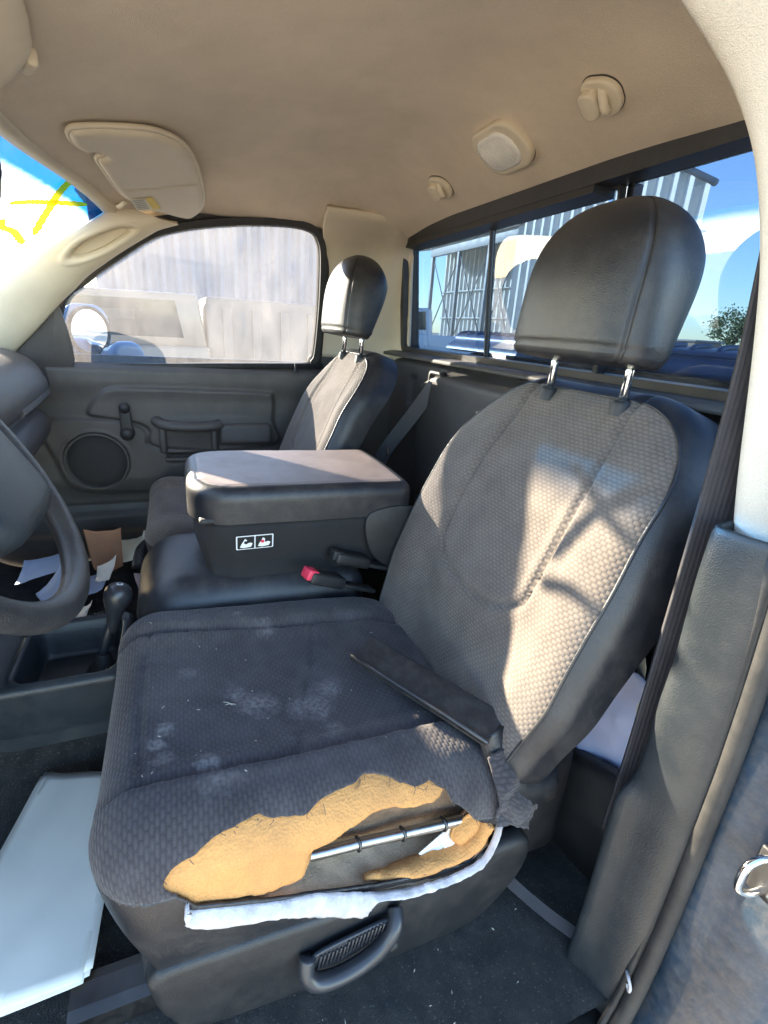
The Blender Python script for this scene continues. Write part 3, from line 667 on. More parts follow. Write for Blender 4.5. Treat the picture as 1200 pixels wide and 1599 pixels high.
def back_disp(x, y, drop, t, a, b):
    ax = np.abs(x); L = 0.56
    face = np.clip(1 - t, 0, 1) ** 0.5
    n = 0.034 * sstep(ax, 0.10, 0.215) * sstep(L - y, 0.02, 0.2) * (0.6 + 0.4 * sstep(L - y, 0.15, 0.4))
    n = n + 0.020 * np.exp(-((y - 0.17) / 0.13) ** 2) * (1 - sstep(ax, 0.08, 0.2)) - 0.030 * sstep(y, 0.33, 0.56)
    sm = np.minimum(line_d(ax, y, [(0.132, 0.205), (0.138, 0.40), (0.125, 0.555)]), line_d(ax, y, [(0.0, 0.158), (0.06, 0.166), (0.10, 0.182), (0.132, 0.205)]))
    n = n - 0.0075 * np.exp(-(sm / 0.0055) ** 2) + 0.003 * np.exp(-((sm - 0.015) / 0.012) ** 2)
    n = n + 0.0012 * np.sin(y * 170 + 3 * vnoise(a, b, 12, 25)) * np.exp(-(sm / 0.020) ** 2) * sstep(vnoise(a, b, 8, 26), -0.3, 0.5) + 0.0030 * vnoise(a, b, 9, 21) * face + 0.004 * vnoise(a, b * 0.6, 3.5, 22) * face
    n = n + 0.42 * drop * (1 - sstep(y, 0.02, 0.40))
    tw = -0.022 * x / 0.28 * sstep(y, 0.25, 0.56) - 0.02 * x / 0.28 * sstep(-y, -0.12, 0.0)
    return tw, 0 * x, n
def cush_disp(x, y, drop, t, a, b):
    ax = np.abs(x); face = np.clip(1.2 - t, 0, 1)
    n = 0.016 * sstep(ax, 0.11, 0.19) - 0.014 * np.exp(-(x / 0.13) ** 2) * np.exp(-((y + 0.28) / 0.16) ** 2) - 0.02 * sstep(-y, 0.40, 0.52)
    sm = line_d(ax, y, [(0.145, -0.52), (0.155, -0.30), (0.165, -0.04), (0.165, 0.03)])
    cs = np.minimum(np.abs(y + 0.005 + 0.3 * x * x), np.abs(y + 0.255 + 0.05 * np.sin(x * 8)))
    cs = np.where(ax < 0.165, cs, 1.0)
    n = n - 0.008 * np.exp(-(sm / 0.007) ** 2) - 0.006 * np.exp(-(cs / 0.005) ** 2) + 0.003 * np.exp(-((sm - 0.018) / 0.014) ** 2)
    n = n + 0.0016 * np.sin(y * 190 + 3 * vnoise(a, b, 12, 35)) * np.exp(-(sm / 0.022) ** 2) * (0.4 + 0.6 * sstep(vnoise(a, b, 9, 36), -0.3, 0.4)) + 0.0010 * np.sin(x * 230 + 2 * vnoise(a, b, 14, 37)) * np.exp(-(cs / 0.016) ** 2)
    n = n + 0.0045 * vnoise(a, b, 8, 31) * face + 0.0016 * vnoise(a * 0.5, b, 38, 33) * face * (0.3 + sstep(-y, 0.05, 0.3))
    side = 0.010 * np.sin(np.clip(drop / 0.24, 0, 1) * math.pi) * sstep(ax, 0.2, 0.26)
    return side * np.sign(x) - 0.022 * np.clip((drop - 0.08) / 0.17, 0, 1) ** 1.5 * np.sign(x) * sstep(ax, 0.15, 0.26), 0 * x - 0.05 * np.clip((drop - 0.05) / 0.19, 0, 1) ** 1.3 * sstep(y, -0.05, 0.03), n

LEAN = R(19)
def headrest_mesh(cx, cy, zb, lean=R(8)):
    nz, na = 60, 240; V = []
    for i in range(nz):
        t = i / (nz - 1)
        if t < 0.14: k = math.sin(t / 0.14 * math.pi / 2) ** 0.8; h = 0.028 * (1 - math.cos(t / 0.14 * math.pi / 2))
        else: k = 1; h = 0.028 + (t - 0.14) / 0.86 * 0.200
        s = (h) / 0.228
        dome = (max(0.0, 1 - (max(0, s - 0.34) / 0.66) ** 2.9)) ** 0.40
        hw = (0.146 * (1 - 0.05 * s)) * dome * (0.90 + 0.10 * k) + 0.0005; hd = (0.066 + 0.006 * math.sin(s * 3)) * (max(0.0, 1 - (max(0, s - 0.25) / 0.75) ** 3.4)) ** 0.46 * (0.86 + 0.14 * k) + 0.0005
        for j in range(na):
            a = 2 * math.pi * j / na; c, sn = math.cos(a), math.sin(a); ex = 2 / 3.3
            x = hw * abs(c) ** ex * math.copysign(1, c); y = hd * abs(sn) ** (2 / 2.5) * math.copysign(1, sn)
            g = -0.0040 * math.exp(-((abs(x) - 0.84 * hw) / 0.0024) ** 2) * (1 if y > 0 else 0)
            if 0.06 < t < 0.14: g -= 0.0022 * math.exp(-((t - 0.10) / 0.008) ** 2)
            if y < 0: y *= 0.62 + 0.55 * min(1, s * 1.5)
            y += g * 1.3; x *= 1 + g * 2
            V.append((x, y + 0.012 * (1 - (x / 0.14) ** 2) * 0, h))
    V = np.array(V); c, s = math.cos(lean), math.sin(lean)
    V = np.stack([cx + V[:, 0], cy + V[:, 1] * c - V[:, 2] * s, zb + V[:, 1] * s + V[:, 2] * c], 1)
    F = []
    for i in range(nz - 1):
        for j in range(na):
            j2 = (j + 1) % na; F.append((i * na + j, i * na + j2, (i + 1) * na + j2, (i + 1) * na + j))
    F.append(tuple(range(na))[::-1]); F.append(tuple((nz - 1) * na + j for j in range(na)))
    return V, F

# sheet coordinates (metres on the cushion cover) of the torn opening and of the things inside it
TEAR = [(-0.287, -0.037), (-0.271, -0.047), (-0.261, -0.071), (-0.248, -0.100), (-0.239, -0.141), (-0.248, -0.155), (-0.252, -0.189), (-0.242, -0.216), (-0.235, -0.235), (-0.228, -0.264), (-0.219, -0.276), (-0.227, -0.297), (-0.240, -0.322), (-0.250, -0.344), (-0.249, -0.363), (-0.261, -0.387), (-0.278, -0.392), (-0.300, -0.418), (-0.318, -0.443), (-0.326, -0.497), (-0.358, -0.531), (-0.402, -0.500), (-0.415, -0.435), (-0.408, -0.355), (-0.395, -0.298), (-0.366, -0.212), (-0.352, -0.160), (-0.324, -0.072), (-0.313, -0.063)]
FOAM = [(-0.300, -0.020), (-0.24, -0.02), (-0.20, -0.07), (-0.19, -0.15), (-0.18, -0.25), (-0.19, -0.36), (-0.215, -0.42), (-0.255, -0.405), (-0.273, -0.381), (-0.284, -0.369), (-0.280, -0.334), (-0.277, -0.305), (-0.278, -0.279), (-0.288, -0.256), (-0.300, -0.2327), (-0.303, -0.212), (-0.310, -0.206), (-0.328, -0.206), (-0.352, -0.200), (-0.358, -0.175), (-0.352, -0.133), (-0.340, -0.074), (-0.332, -0.045)]
def make_seat(name, label, cx, dy, torn, cdy=0.0, bw=0.285, bd=0.125):
    s = thing(name, label, 'seat', (cx, -0.25 + dy, 0.07), 'front seats')
    W = (0, -math.sin(LEAN), math.cos(LEAN)); Nn = (0, math.cos(LEAN), math.sin(LEAN))
    back = Pad(bw, -0.050, 0.566, 0.07, 0.16, 0.055, bd, (cx, -0.505 + dy, 0.375), (1, 0, 0), W, Nn, back_disp)
    g = back.grid(0.006 if torn else 0.009)
    P, q, drop, x, y = refield(back, g); g = clip(g, bd - drop)
    P, q, drop, x, y = refield(back, g)
    sp = 0.62 * 0.055
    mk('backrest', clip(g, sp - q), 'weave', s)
    mk('backrest_side', clip(g, q - sp), 'vinyl', s)
    rg = back.ring(sp); rp = back.pos(rg[:, 0], rg[:, 1])[0]
    mk('piping', tube(rp, 0.0026, 6, closed=True), 'vinyl', s)
    rg = back.ring(0.055 * math.pi / 2 + bd - 0.055 - 0.002); rp = back.pos(rg[:, 0], rg[:, 1])[0]
    mk('backrest_shell', (rp, [tuple(range(len(rp)))]), 'plastic', s, smooth=False)
    W2 = (0, math.cos(R(4)), math.sin(R(4))); N2 = (0, -math.sin(R(4)), math.cos(R(4)))
    cu = Pad(0.265, -0.53, 0.04, 0.07, 0.075, 0.06, 0.245, (cx + 0.008, cdy, 0.420), (1, 0, 0), W2, N2, cush_disp)
    g = cu.grid(0.005 if torn else 0.009)
    P, q, drop, x, y = refield(cu, g); g = clip(g, 0.245 - drop)
    P, q, drop, x, y = refield(cu, g)
    line = 0.062 + 0.012 * sstep(-y, 0.1, 0.5)
    gf = clip(g, line - drop); gv = clip(g, drop - line)
    if torn and TEAR is not None:
        def rag(m, poly, amp=0.004, grow=0.0):
            u, v = m[2][:, 0], m[2][:, 1]; return -(poly_sdf(u, v, poly) + grow) + amp * vnoise(u, v, 55, 41, 4)
        gf = clip(gf, rag(gf, TEAR)); gv = clip(gv, rag(gv, TEAR, 0.002))
    md = [('SOLIDIFY', dict(thickness=0.004, offset=-1.0))] if torn else []
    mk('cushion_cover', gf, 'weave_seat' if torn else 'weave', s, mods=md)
    mk('cushion_side', gv, 'vinyl', s, mods=md)
    hc = cx - 0.012; hy = -0.695 + dy
    mk('headrest', headrest_mesh(hc, hy + 0.005, 0.925), 'vinyl', s)
    for k in (-1, 1):
        b0 = np.array([hc + k * 0.083, hy - 0.012, 0.86]); mk('headrest_post', tube([b0, b0 + np.array([0, -0.006, 0.11])], 0.0068, 14), 'chrome', s)
        mk('post_sleeve', lathe([(0.0, 0.004), (0.008, 0.004), (0.0125, 0.002), (0.0145, -0.003), (0.015, -0.02)], b0 + np.array([0, 0, 0.012]), (0, -0.1, 1), 20), 'plastic', s)
    return s, cu, back
SIDE_N = np.array([0.963, 0, 0.2696])           # passenger side glass leans in towards the roof
def side_x(z): return 1.084 - 0.28 * z
seatD, cuD, backD = make_seat('front_seat_unit', 'near front seat with torn cushion edge showing orange foam', -0.44, 0.0, True)
seatP, cuP, backP = make_seat('front_seat_unit', 'far front seat beside the passenger window, partly behind the console', 0.47, 0.10, False, -0.02, 0.25, 0.10)

# ---- what shows inside the torn cushion edge
_g = cuD.grid(0.005); _u, _v = _g[2][:, 0], _g[2][:, 1]
_sel = clip(_g, 0.05 + poly_sdf(_u, _v, TEAR))
def inner(depth, lump, poly=None, seed=0, sc=16):
    m = offset_mesh(_sel, -depth); u, v = m[2][:, 0], m[2][:, 1]
    Vn = np.array(m[0]); k = lump * vnoise(u, v, sc, seed, 4); Vn[:, 0] += k * 0.8; Vn[:, 2] += k * 0.6
    if poly is None: return (Vn, m[1], m[2])
    sd = poly_sdf(u, v, poly); edge = 0.014 * (1 - np.clip((sd + 0.004 * vnoise(u, v, 70, seed + 3)) / 0.012, 0, 1)) ** 2; Vn[:, 0] += edge
    return clip((Vn, m[1], m[2]), sd + 0.004 * vnoise(u, v, 60, seed + 5, 3))
fm = inner(0.0065, 0.006, FOAM, 91)
foam = mk('foam_padding', fm, 'foam', seatD, mods=[('SOLIDIFY', dict(thickness=0.022, offset=-1.0))])
mk('foam_core', inner(0.062, 0.006, None, 95), 'foam_dark', seatD)
sh_o = smooth_poly([(-0.697, -0.05, 0.338), (-0.698, -0.11, 0.318), (-0.698, -0.20, 0.290), (-0.697, -0.28, 0.250), (-0.696, -0.36, 0.224), (-0.694, -0.42, 0.220), (-0.690, -0.47, 0.240)], 6, closed=False)
sh_i = smooth_poly([(-0.615, -0.04, 0.33), (-0.615, -0.11, 0.30), (-0.612, -0.20, 0.292), (-0.612, -0.29, 0.262), (-0.612, -0.37, 0.236), (-0.612, -0.43, 0.236), (-0.612, -0.52, 0.26)], 6, closed=False)
V_ = []; nS = len(sh_o)
for i_ in range(nS):
    for j_ in range(10):
        t_ = j_ / 9; p_ = sh_o[i_] * (1 - t_) + sh_i[i_] * t_; V_.append(p_ + np.array([0, 0, 0.004 * float(vnoise(p_[1], t_ * 0.1, 40, 7)) - 0.006 * math.sin(t_ * 3.1)]))
mk('felt_shelf', (np.array(V_), grid_faces(nS, 10)), 'felt', seatD)
wr = smooth_poly([(-0.655, -0.15, 0.312), (-0.660, -0.20, 0.303), (-0.662, -0.28, 0.296), (-0.664, -0.36, 0.287), (-0.664, -0.45, 0.275)], 6, closed=False)
wire = mk('spring_wire', tube(wr, 0.0074, 12), 'steel', seatD)
for yy in (-0.272, -0.338, -0.404):
    c_ = np.array([np.interp(-yy, -wr[:, 1], wr[:, q]) for q in range(3)])
    mk('wire_clip', tube(np.array([c_ + 0.0086 * np.array([math.cos(a), 0.12 * math.sin(a * 2), math.sin(a)]) for a in np.linspace(0, 2 * np.pi, 14, endpoint=False)]), 0.0022, 6, closed=True), 'steel_dark', wire)
fs_ = smooth_poly([(-0.684, -0.275, 0.262), (-0.682, -0.33, 0.243), (-0.680, -0.38, 0.234), (-0.677, -0.425, 0.236), (-0.676, -0.455, 0.256), (-0.676, -0.472, 0.285)], 10, closed=False)
fsm = sweep(fs_, circle(0.020, 16, 0.011), up=(0.2, 0, 1), fixed_up=True, scale=np.interp(np.arange(len(fs_)), [0, 12, 30, 50], [0.25, 0.8, 1.0, 1.25]))
mk('foam_strip', (fsm[0] + 0.004 * np.stack([vnoise(fsm[0][:, 1], fsm[0][:, 2], 45, 3), 0 * fsm[0][:, 0], vnoise(fsm[0][:, 1], fsm[0][:, 0], 45, 5)], 1), fsm[1]), 'foam', seatD)
mk('foam_scrap', (lambda m: (m[0] + 0.006 * np.stack([vnoise(m[0][:, 1], m[0][:, 2], 40, 3), vnoise(m[0][:, 0], m[0][:, 2], 40, 4), vnoise(m[0][:, 0], m[0][:, 1], 40, 5)], 1), m[1]))(box((-0.668, -0.447, 0.262), (0.035, 0.062, 0.05), 0.018, 4, rot=Matrix.Rotation(R(-35), 3, 'X'))), 'foam', seatD)
st_t = smooth_poly([(-0.704, -0.060, 0.358), (-0.704, -0.067, 0.344), (-0.704, -0.154, 0.310), (-0.704, -0.204, 0.295), (-0.704, -0.258, 0.269), (-0.704, -0.284, 0.257), (-0.703, -0.330, 0.237), (-0.702, -0.374, 0.230), (-0.701, -0.411, 0.227), (-0.700, -0.450, 0.236), (-0.699, -0.466, 0.267), (-0.698, -0.470, 0.296)], 14, closed=False)
st_b = smooth_poly([(-0.711, -0.060, 0.348), (-0.713, -0.061, 0.325), (-0.713, -0.154, 0.286), (-0.713, -0.207, 0.262), (-0.712, -0.266, 0.228), (-0.711, -0.286, 0.246), (-0.709, -0.333, 0.230), (-0.707, -0.384, 0.218), (-0.706, -0.417, 0.217), (-0.705, -0.456, 0.227), (-0.704, -0.472, 0.263), (-0.703, -0.477, 0.296)], 14, closed=False)
V_ = []; nS = len(st_t)
for i_ in range(nS):
    rg_ = 0.0065 * float(vnoise(i_ * 0.33, 0.4, 1.0, 13, 4))
    for j_ in range(8):
        t_ = j_ / 7; p_ = st_t[i_] * (1 - t_) + st_b[i_] * t_ + np.array([-0.007 * math.sin(t_ * 3.14), 0.25 * rg_ * t_, rg_ * (t_ if t_ > 0.5 else -(0.5 - t_) * 0.8)]); V_.append(p_)
mk('torn_backing_edge', (np.array(V_), grid_faces(nS, 8)), 'scrim', seatD, mods=[('SOLIDIFY', dict(thickness=0.0025, offset=1.0))])
thr = []; rg2 = np.random.default_rng(5)
for k in range(34):
    i_ = rg2.integers(0, 19); f_ = rg2.random(); a_, b_ = np.array(TEAR[i_]), np.array(TEAR[i_ + 1]); p_ = a_ + (b_ - a_) * f_ + rg2.normal(size=2) * 0.002
    q_ = cuD.pos([p_[0]], [p_[1]])[0][0] + np.array([-0.002, 0, 0.001]); L_ = 0.003 + 0.010 * rg2.random() ** 2; d_ = np.array([-0.5, rg2.normal() * 0.8, -0.6 + rg2.normal() * 0.5]); d_ /= np.linalg.norm(d_)
    thr.append(tube([q_, q_ + d_ * L_ * 0.5 + np.array([-0.001, 0, 0]), q_ + d_ * L_ + np.array([0, 0.002 * rg2.normal(), -0.002])], 0.0004, 4))
mk('frayed_threads', join(*thr), 'thread', seatD, kind='stuff')
sc_ = thing('crumpled_tag', 'crumpled white paper tag wedged inside the torn cushion', 'paper', (-0.665, -0.40, 0.245))
def scrap(pts, nm): mk(nm, (np.array(pts), [(0, 1, 2, 3), (3, 2, 4, 5)]), 'paper', sc_, smooth=False, mods=[('SOLIDIFY', dict(thickness=0.001))])
scrap([(-0.672, -0.362, 0.250), (-0.664, -0.415, 0.272), (-0.660, -0.425, 0.252), (-0.670, -0.372, 0.236), (-0.684, -0.428, 0.236), (-0.684, -0.375, 0.228)], 'fold')
scrap([(-0.668, -0.395, 0.262), (-0.662, -0.432, 0.285), (-0.658, -0.438, 0.262), (-0.668, -0.402, 0.245), (-0.676, -0.44, 0.25), (-0.682, -0.41, 0.238)], 'fold')

# ---- seat base of the driver seat
pl_ = smooth_poly([(-0.015, 0.235), (-0.12, 0.232), (-0.30, 0.222), (-0.46, 0.232), (-0.545, 0.225), (-0.545, 0.16), (-0.50, 0.10), (-0.45, 0.072), (-0.31, 0.070), (-0.17, 0.084), (-0.055, 0.100), (-0.022, 0.14), (-0.008, 0.19)], 5)
mk('side_shield', prism(pl_, (-0.662, 0, 0), (0, 1, 0), (0, 0, 1), -0.034, 0.012, 3), 'plastic', seatD, autosmooth=50)
mk('seat_frame', box((-0.42, -0.24, 0.165), (0.34, 0.48, 0.06), 0.01), 'black_gloss', seatD)
for k in (-0.61, -0.27):
    mk('seat_rail', sweep([(k, 0.10, 0.085), (k, -0.52, 0.085)], [(-0.028, -0.015), (0.028, -0.015), (0.028, 0.02), (0.014, 0.024), (-0.014, 0.024), (-0.028, 0.02)], up=(0, 0, 1)), 'steel_dark', seatD, smooth=False)
    mk('rail_riser', box((k, -0.2, 0.145), (0.02, 0.42, 0.08), 0.003), 'black_gloss', seatD)
lv = smooth_poly([(-0.705, -0.186, 0.182), (-0.714, -0.182, 0.160), (-0.720, -0.198, 0.143), (-0.722, -0.232, 0.140), (-0.722, -0.268, 0.150), (-0.721, -0.298, 0.170), (-0.716, -0.318, 0.194), (-0.700, -0.325, 0.205)], 6, closed=False)
_lc = np.array([-0.714, -0.252, 0.168]); lv = _lc + (lv - _lc) * np.array([1, 0.9, 0.85])
lev = mk('recline_lever', sweep(lv, circle(0.011, 12, 0.013), up=(1, 0, 0)), 'plastic_gloss', seatD)
gp = [(-0.198, 0.186), (-0.19, 0.160), (-0.205, 0.148), (-0.235, 0.146), (-0.27, 0.156), (-0.30, 0.176), (-0.312, 0.200), (-0.26, 0.197)]
gp = [(-0.252 + (a_ + 0.252) * 0.9, 0.168 + (b_ - 0.168) * 0.85) for (a_, b_) in gp]
mk('grip_plate', prism(smooth_poly(gp, 4), (-0.704, 0, 0), (0, 1, 0), (0, 0, 1), -0.006, 0.002), 'plastic_gloss', lev)
for k in range(17):
    y = -0.207 - k * 0.0055; zc = 0.166 + 0.0016 * k * (k > 6) * 0.6
    mk('rib', box((-0.7115, y, zc + 0.004), (0.004, 0.0027, 0.025), 0.001, 1, rot=Matrix.Rotation(R(12), 3, 'X')), 'plastic_gloss', lev)
mk('pivot_screw', lathe([(0, 0.002), (0.006, 0.002), (0.0065, -0.004)], (-0.729, -0.305, 0.172), (-1, 0, 0), 14), 'rubber', lev)
# crumpled cloth round the recliner hinge
hb = []
for i in range(34):
    for j in range(26):
        u, v = i / 33, j / 25
        y = -0.455 - 0.085 * u; z = 0.402 - 0.085 * v - 0.045 * u * (0.4 + v) + 0.008 * math.sin(u * 5)
        x = -0.682 - 0.030 * math.sin(v * math.pi * 0.55) + 0.016 * u + 0.006 * math.sin((u * 0.7 + v) * 9 + 2 * float(vnoise(u, v, 3, 5))) - 0.010 * float(vnoise(u * 2, v * 2, 2.2, 8))
        hb.append((x, y, z))
mk('hinge_cloth', (np.array(hb), grid_faces(34, 26), np.array([(i * 0.0028, j * 0.0042) for i in range(34) for j in range(26)])), 'weave_seat', seatD, mods=[('SOLIDIFY', dict(thickness=0.004))])
mk('hinge_strap', sweep(smooth_poly([(-0.655, -0.470, 0.425), (-0.672, -0.482, 0.385), (-0.688, -0.505, 0.350), (-0.690, -0.545, 0.325), (-0.682, -0.585, 0.318)], 6, closed=False), [(-0.022, -0.003), (0.022, -0.003), (0.024, 0.002), (0.0, 0.006), (-0.024, 0.002)], up=(-1, 0, 0.3)), 'vinyl', seatD)
mk('rear_trim', box((-0.56, -0.60, 0.235), (0.21, 0.10, 0.23), 0.03, 3), 'plastic', seatD)

# ---- centre seat and fold-down console
cs = thing('middle_bench', 'black vinyl middle seat cushion under the folded console', 'seat', (0, -0.25, 0.07))
def cen_disp(x, y, drop, t, a, b):
    return 0 * x, 0 * x, 0.014 * (1 - (x / 0.17) ** 2) + 0.0035 * vnoise(a, b, 10, 51) - 0.03 * sstep(y, -0.08, 0.06)
pc = Pad(0.166, -0.46, 0.022, 0.04, 0.07, 0.062, 0.20, (-0.004, 0, 0.448), (1, 0, 0), (0, 1, 0), (0, 0, 1), cen_disp)
g = pc.grid(0.008); g = clip(g, 0.20 - refield(pc, g)[2]); mk('cushion', g, 'vinyl', cs)
mk('base', box((0, -0.2, 0.16), (0.30, 0.42, 0.17), 0.01), 'plastic', cs)
co_ = thing('fold_down_console', 'folded center backrest console with grey vinyl armrest lid', 'console', (0, -0.3, 0.46))
def lid_disp(x, y, drop, t, a, b):
    sm = np.exp(-((t - 0.10) / 0.07) ** 2)
    return 0 * x, 0 * x, 0.006 * (1 - (x / 0.17) ** 2) - 0.0022 * sm + 0.001 * vnoise(a, b, 12, 61)
pli = Pad(0.168, -0.56, -0.092, 0.03, 0.085, 0.026, 0.072, (0.004, 0, 0.652), (1, 0, 0), (0, 1, 0.02), (0, -0.02, 1), lid_disp)
g = pli.grid(0.006); g = clip(g, 0.072 - refield(pli, g)[2])
lq = refield(pli, g)[1]
lid = mk('lid', clip(g, 0.003 - lq), 'vinyl_grey', co_); mk('lid_side', clip(g, lq - 0.003), 'vinyl', lid)
rg = pli.ring(0.003); mk('seam', tube(pli.pos(rg[:, 0], rg[:, 1])[0] - np.array([0, 0, 0.0008]), 0.0016, 5, closed=True), 'black_gloss', lid)
mk('lid_gap', box((0.004, -0.33, 0.583), (0.318, 0.44, 0.012), 0.005), 'rubber', co_)
def bin_disp(x, y, drop, t, a, b):
    k = sstep(drop, 0.0, 0.13)
    return -0.022 * k * np.sign(x) * sstep(np.abs(x), 0.12, 0.16), 0.0 * x - 0.022 * sstep(y, -0.2, -0.1) * k ** 1.6, 0 * x
pb = Pad(0.163, -0.50, -0.100, 0.03, 0.085, 0.014, 0.135, (0.004, 0, 0.580), (1, 0, 0), (0, 1, 0.02), (0, -0.02, 1), bin_disp)
g = pb.grid(0.007); g = clip(g, 0.135 - refield(pb, g)[2])
binb = mk('bin', g, 'carpet_grey', co_)
mk('bin_bottom', box((0.004, -0.30, 0.450), (0.24, 0.34, 0.02), 0.01), 'plastic', co_)
# stitched flap outline on the bin side
fl = [(-0.1605, -0.285, 0.560), (-0.157, -0.30, 0.53), (-0.152, -0.315, 0.49), (-0.148, -0.33, 0.474), (-0.146, -0.455, 0.472), (-0.160, -0.462, 0.555)]
mk('flap', prism([(-p[1], p[2]) for p in fl], (-0.166, 0, 0), (0, -1, 0), (0.17, 0, 1), 0.006, 0.003), 'carpet_grey', co_, autosmooth=40)
mk('hinge_arm', prism(smooth_poly([(-0.455, 0.58), (-0.455, 0.50), (-0.50, 0.45), (-0.56, 0.45), (-0.57, 0.58)], 5), (-0.158, 0, 0), (0, 1, 0), (0, 0, 1), -0.012, 0.006), 'plastic', co_, autosmooth=40)
# pictogram sticker: two white seats on black squares in a white frame
stk = thing('pictogram_sticker', 'small white and black pictogram sticker on the console side', 'sticker', (-0.165, -0.21, 0.53))
def on_bin(y, z, o=0.0):
    d = 0.58 - z - 0.004; k = float(sstep(d, 0, 0.13)); return (-0.159 + 0.022 * k - o, y, z)
def plate(name, poly, mat, parent, o, th=0.0006):
    O = np.array(on_bin(-0.213, 0.534, o)); top = np.array(on_bin(-0.213, 0.55, o)); bot = np.array(on_bin(-0.213, 0.518, o)); W_ = (top - bot) / np.linalg.norm(top - bot)
    return mk(name, prism(poly, O, (0, -1, 0), W_, th), mat, parent, smooth=False)
plate('backing', rr_poly(-0.037, 0.037, -0.0165, 0.0165, 0.002, 2), 'white_ink', stk, 0.0030)
for k in (-1, 1):
    sq = plate('field', rr_poly(0.0178 * k - 0.0165, 0.0178 * k + 0.0165, -0.0145, 0.0145, 0.001, 2), 'black_ink', stk, 0.0038)
    c = 0.0178 * k
    plate('seat_figure', [(c - 0.012, -0.010), (c - 0.004, -0.012), (c + 0.010, -0.010), (c + 0.013, -0.002), (c + 0.008, 0.000), (c + 0.002, -0.002), (c + 0.002, 0.007), (c - 0.002, 0.010), (c - 0.005, 0.004), (c - 0.009, -0.003)], 'white_ink', sq, 0.0046)
    plate('sign_figure', circle(0.0038, 12) + np.array([c + (0.000 if k < 0 else -0.003), 0.001]), 'red' if k > 0 else 'black_ink', sq, 0.0054)

# ---- buckles by the seat crease
def buckle(loc, rz, rx, mat_btn, label, name):
    t = thing(name, label, 'seat buckle', loc)
    rot = Matrix.Rotation(rz, 3, 'Z') @ Matrix.Rotation(rx, 3, 'X')
    def tr(m): return np.array([rot @ Vector(v) for v in m[0]]) + np.array(loc), m[1]
    mk('housing', tr(box((0, 0, 0), (0.040, 0.088, 0.026), 0.007, 3)), 'plastic', t)
    mk('release_button', tr(box((0, 0.040, 0.004), (0.030, 0.024, 0.022), 0.003, 2)), mat_btn, t)
    mk('stalk', tr(box((0, -0.085, -0.004), (0.030, 0.10, 0.010), 0.003, 2)), 'plastic', t)
    return t
buckle((-0.215, -0.345, 0.462), R(14), R(24), 'red', 'seat belt buckle with a bright red release button', 'seat_belt_buckle')
buckle((-0.170, -0.415, 0.478), R(8), R(20), 'plastic', 'plain black seat belt buckle behind the red buckle', 'seat_belt_buckle')

# ---- black trim strip lying loose on the driver cushion
tsm = np.array([(-0.433, -0.352, 0.440), (-0.51, -0.400, 0.430), (-0.58, -0.440, 0.426), (-0.655, -0.478, 0.424)])
strip = thing('loose_trim_strip', 'loose black plastic trim strip lying on the torn seat cushion', 'trim strip', (-0.55, -0.42, 0.42))
mk('strip_body', sweep(tsm, [(-0.032, -0.002), (0.032, -0.002), (0.032, 0.003), (-0.028, 0.003), (-0.032, 0.001)], up=(0.1, 0.25, 1), fixed_up=True), 'strip_black', strip, smooth=False)
mk('edge_bead', tube(tsm + np.array([-0.018, 0.026, 0.003]), 0.003, 8), 'plastic_gloss', strip)

# ================================================================== DASH SIDE
db = thing('dashboard', 'charcoal dashboard end with glove box lid near the passenger door', 'dashboard', (0.2, 0.6, 0.45))
prof = smooth_poly([(0.93, 0.78), (0.62, 0.828), (0.44, 0.842), (0.345, 0.834), (0.282, 0.806), (0.252, 0.757), (0.247, 0.717), (0.262, 0.700), (0.292, 0.692), (0.296, 0.668), (0.272, 0.648), (0.258, 0.615), (0.272, 0.575), (0.33, 0.535), (0.46, 0.50), (0.62, 0.45)], 7, closed=False)
xs = np.concatenate([np.linspace(-0.79, 0.70, 60), np.linspace(0.715, 0.80, 12)]); V = []
for x in xs:
    e = max(0, (x - 0.70) / 0.10); shr = 0.10 * e ** 2.2
    hump = 0.0
    if x < -0.1: hump = 0.05 * float(sstep(-x, 0.1, 0.2)) * float(sstep(0.76 + x, 0, 0.1))
    for p in prof: V.append((x, p[0] + shr * (1 if p[1] > 0.5 else 0.6) - 0.05 * 0 + 0.03 * (x / 0.8) ** 2 * (p[0] < 0.9), p[1] - 0.15 * shr + hump * float(sstep(p[1], 0.78, 0.83))))
nP = len(prof); mk('dash_pad', (np.array(V), grid_faces(len(xs), nP) + [tuple(range(nP)), tuple((len(xs) - 1) * nP + k for k in range(nP))]), 'dash_plastic', db)
mk('glove_box_lid', sweep(np.array([(x, 0.262 + 0.03 * (x / 0.8) ** 2, 0.737) for x in np.linspace(0.30, 0.70, 14)]), [(-0.036, 0.003), (-0.03, 0.010), (0.03, 0.012), (0.036, 0.004), (0.034, -0.012), (-0.034, -0.012)], up=(0, -1, 0.28), fixed_up=True), 'dash_plastic', db, autosmooth=30)
mk('vent_frame', sweep(np.array([(0.735, 0.292, 0.78), (0.745, 0.288, 0.72)]), [(-0.014, 0), (0.014, 0), (0.014, 0.012), (-0.014, 0.012)], up=(0, -1, 0.2), fixed_up=True), 'rubber', db, smooth=False)
mk('painted_lit_edge', sweep(np.array([(x, 0.283 + 0.03 * (x / 0.8) ** 2, 0.6935) for x in np.linspace(0.30, 0.72, 14)]), [(-0.003, -0.002), (0.003, -0.002), (0.003, 0.003), (-0.003, 0.003)], up=(0, 0, 1)), 'beige', db, smooth=False)  # beige strip painted in for the light on the glove box's lower edge

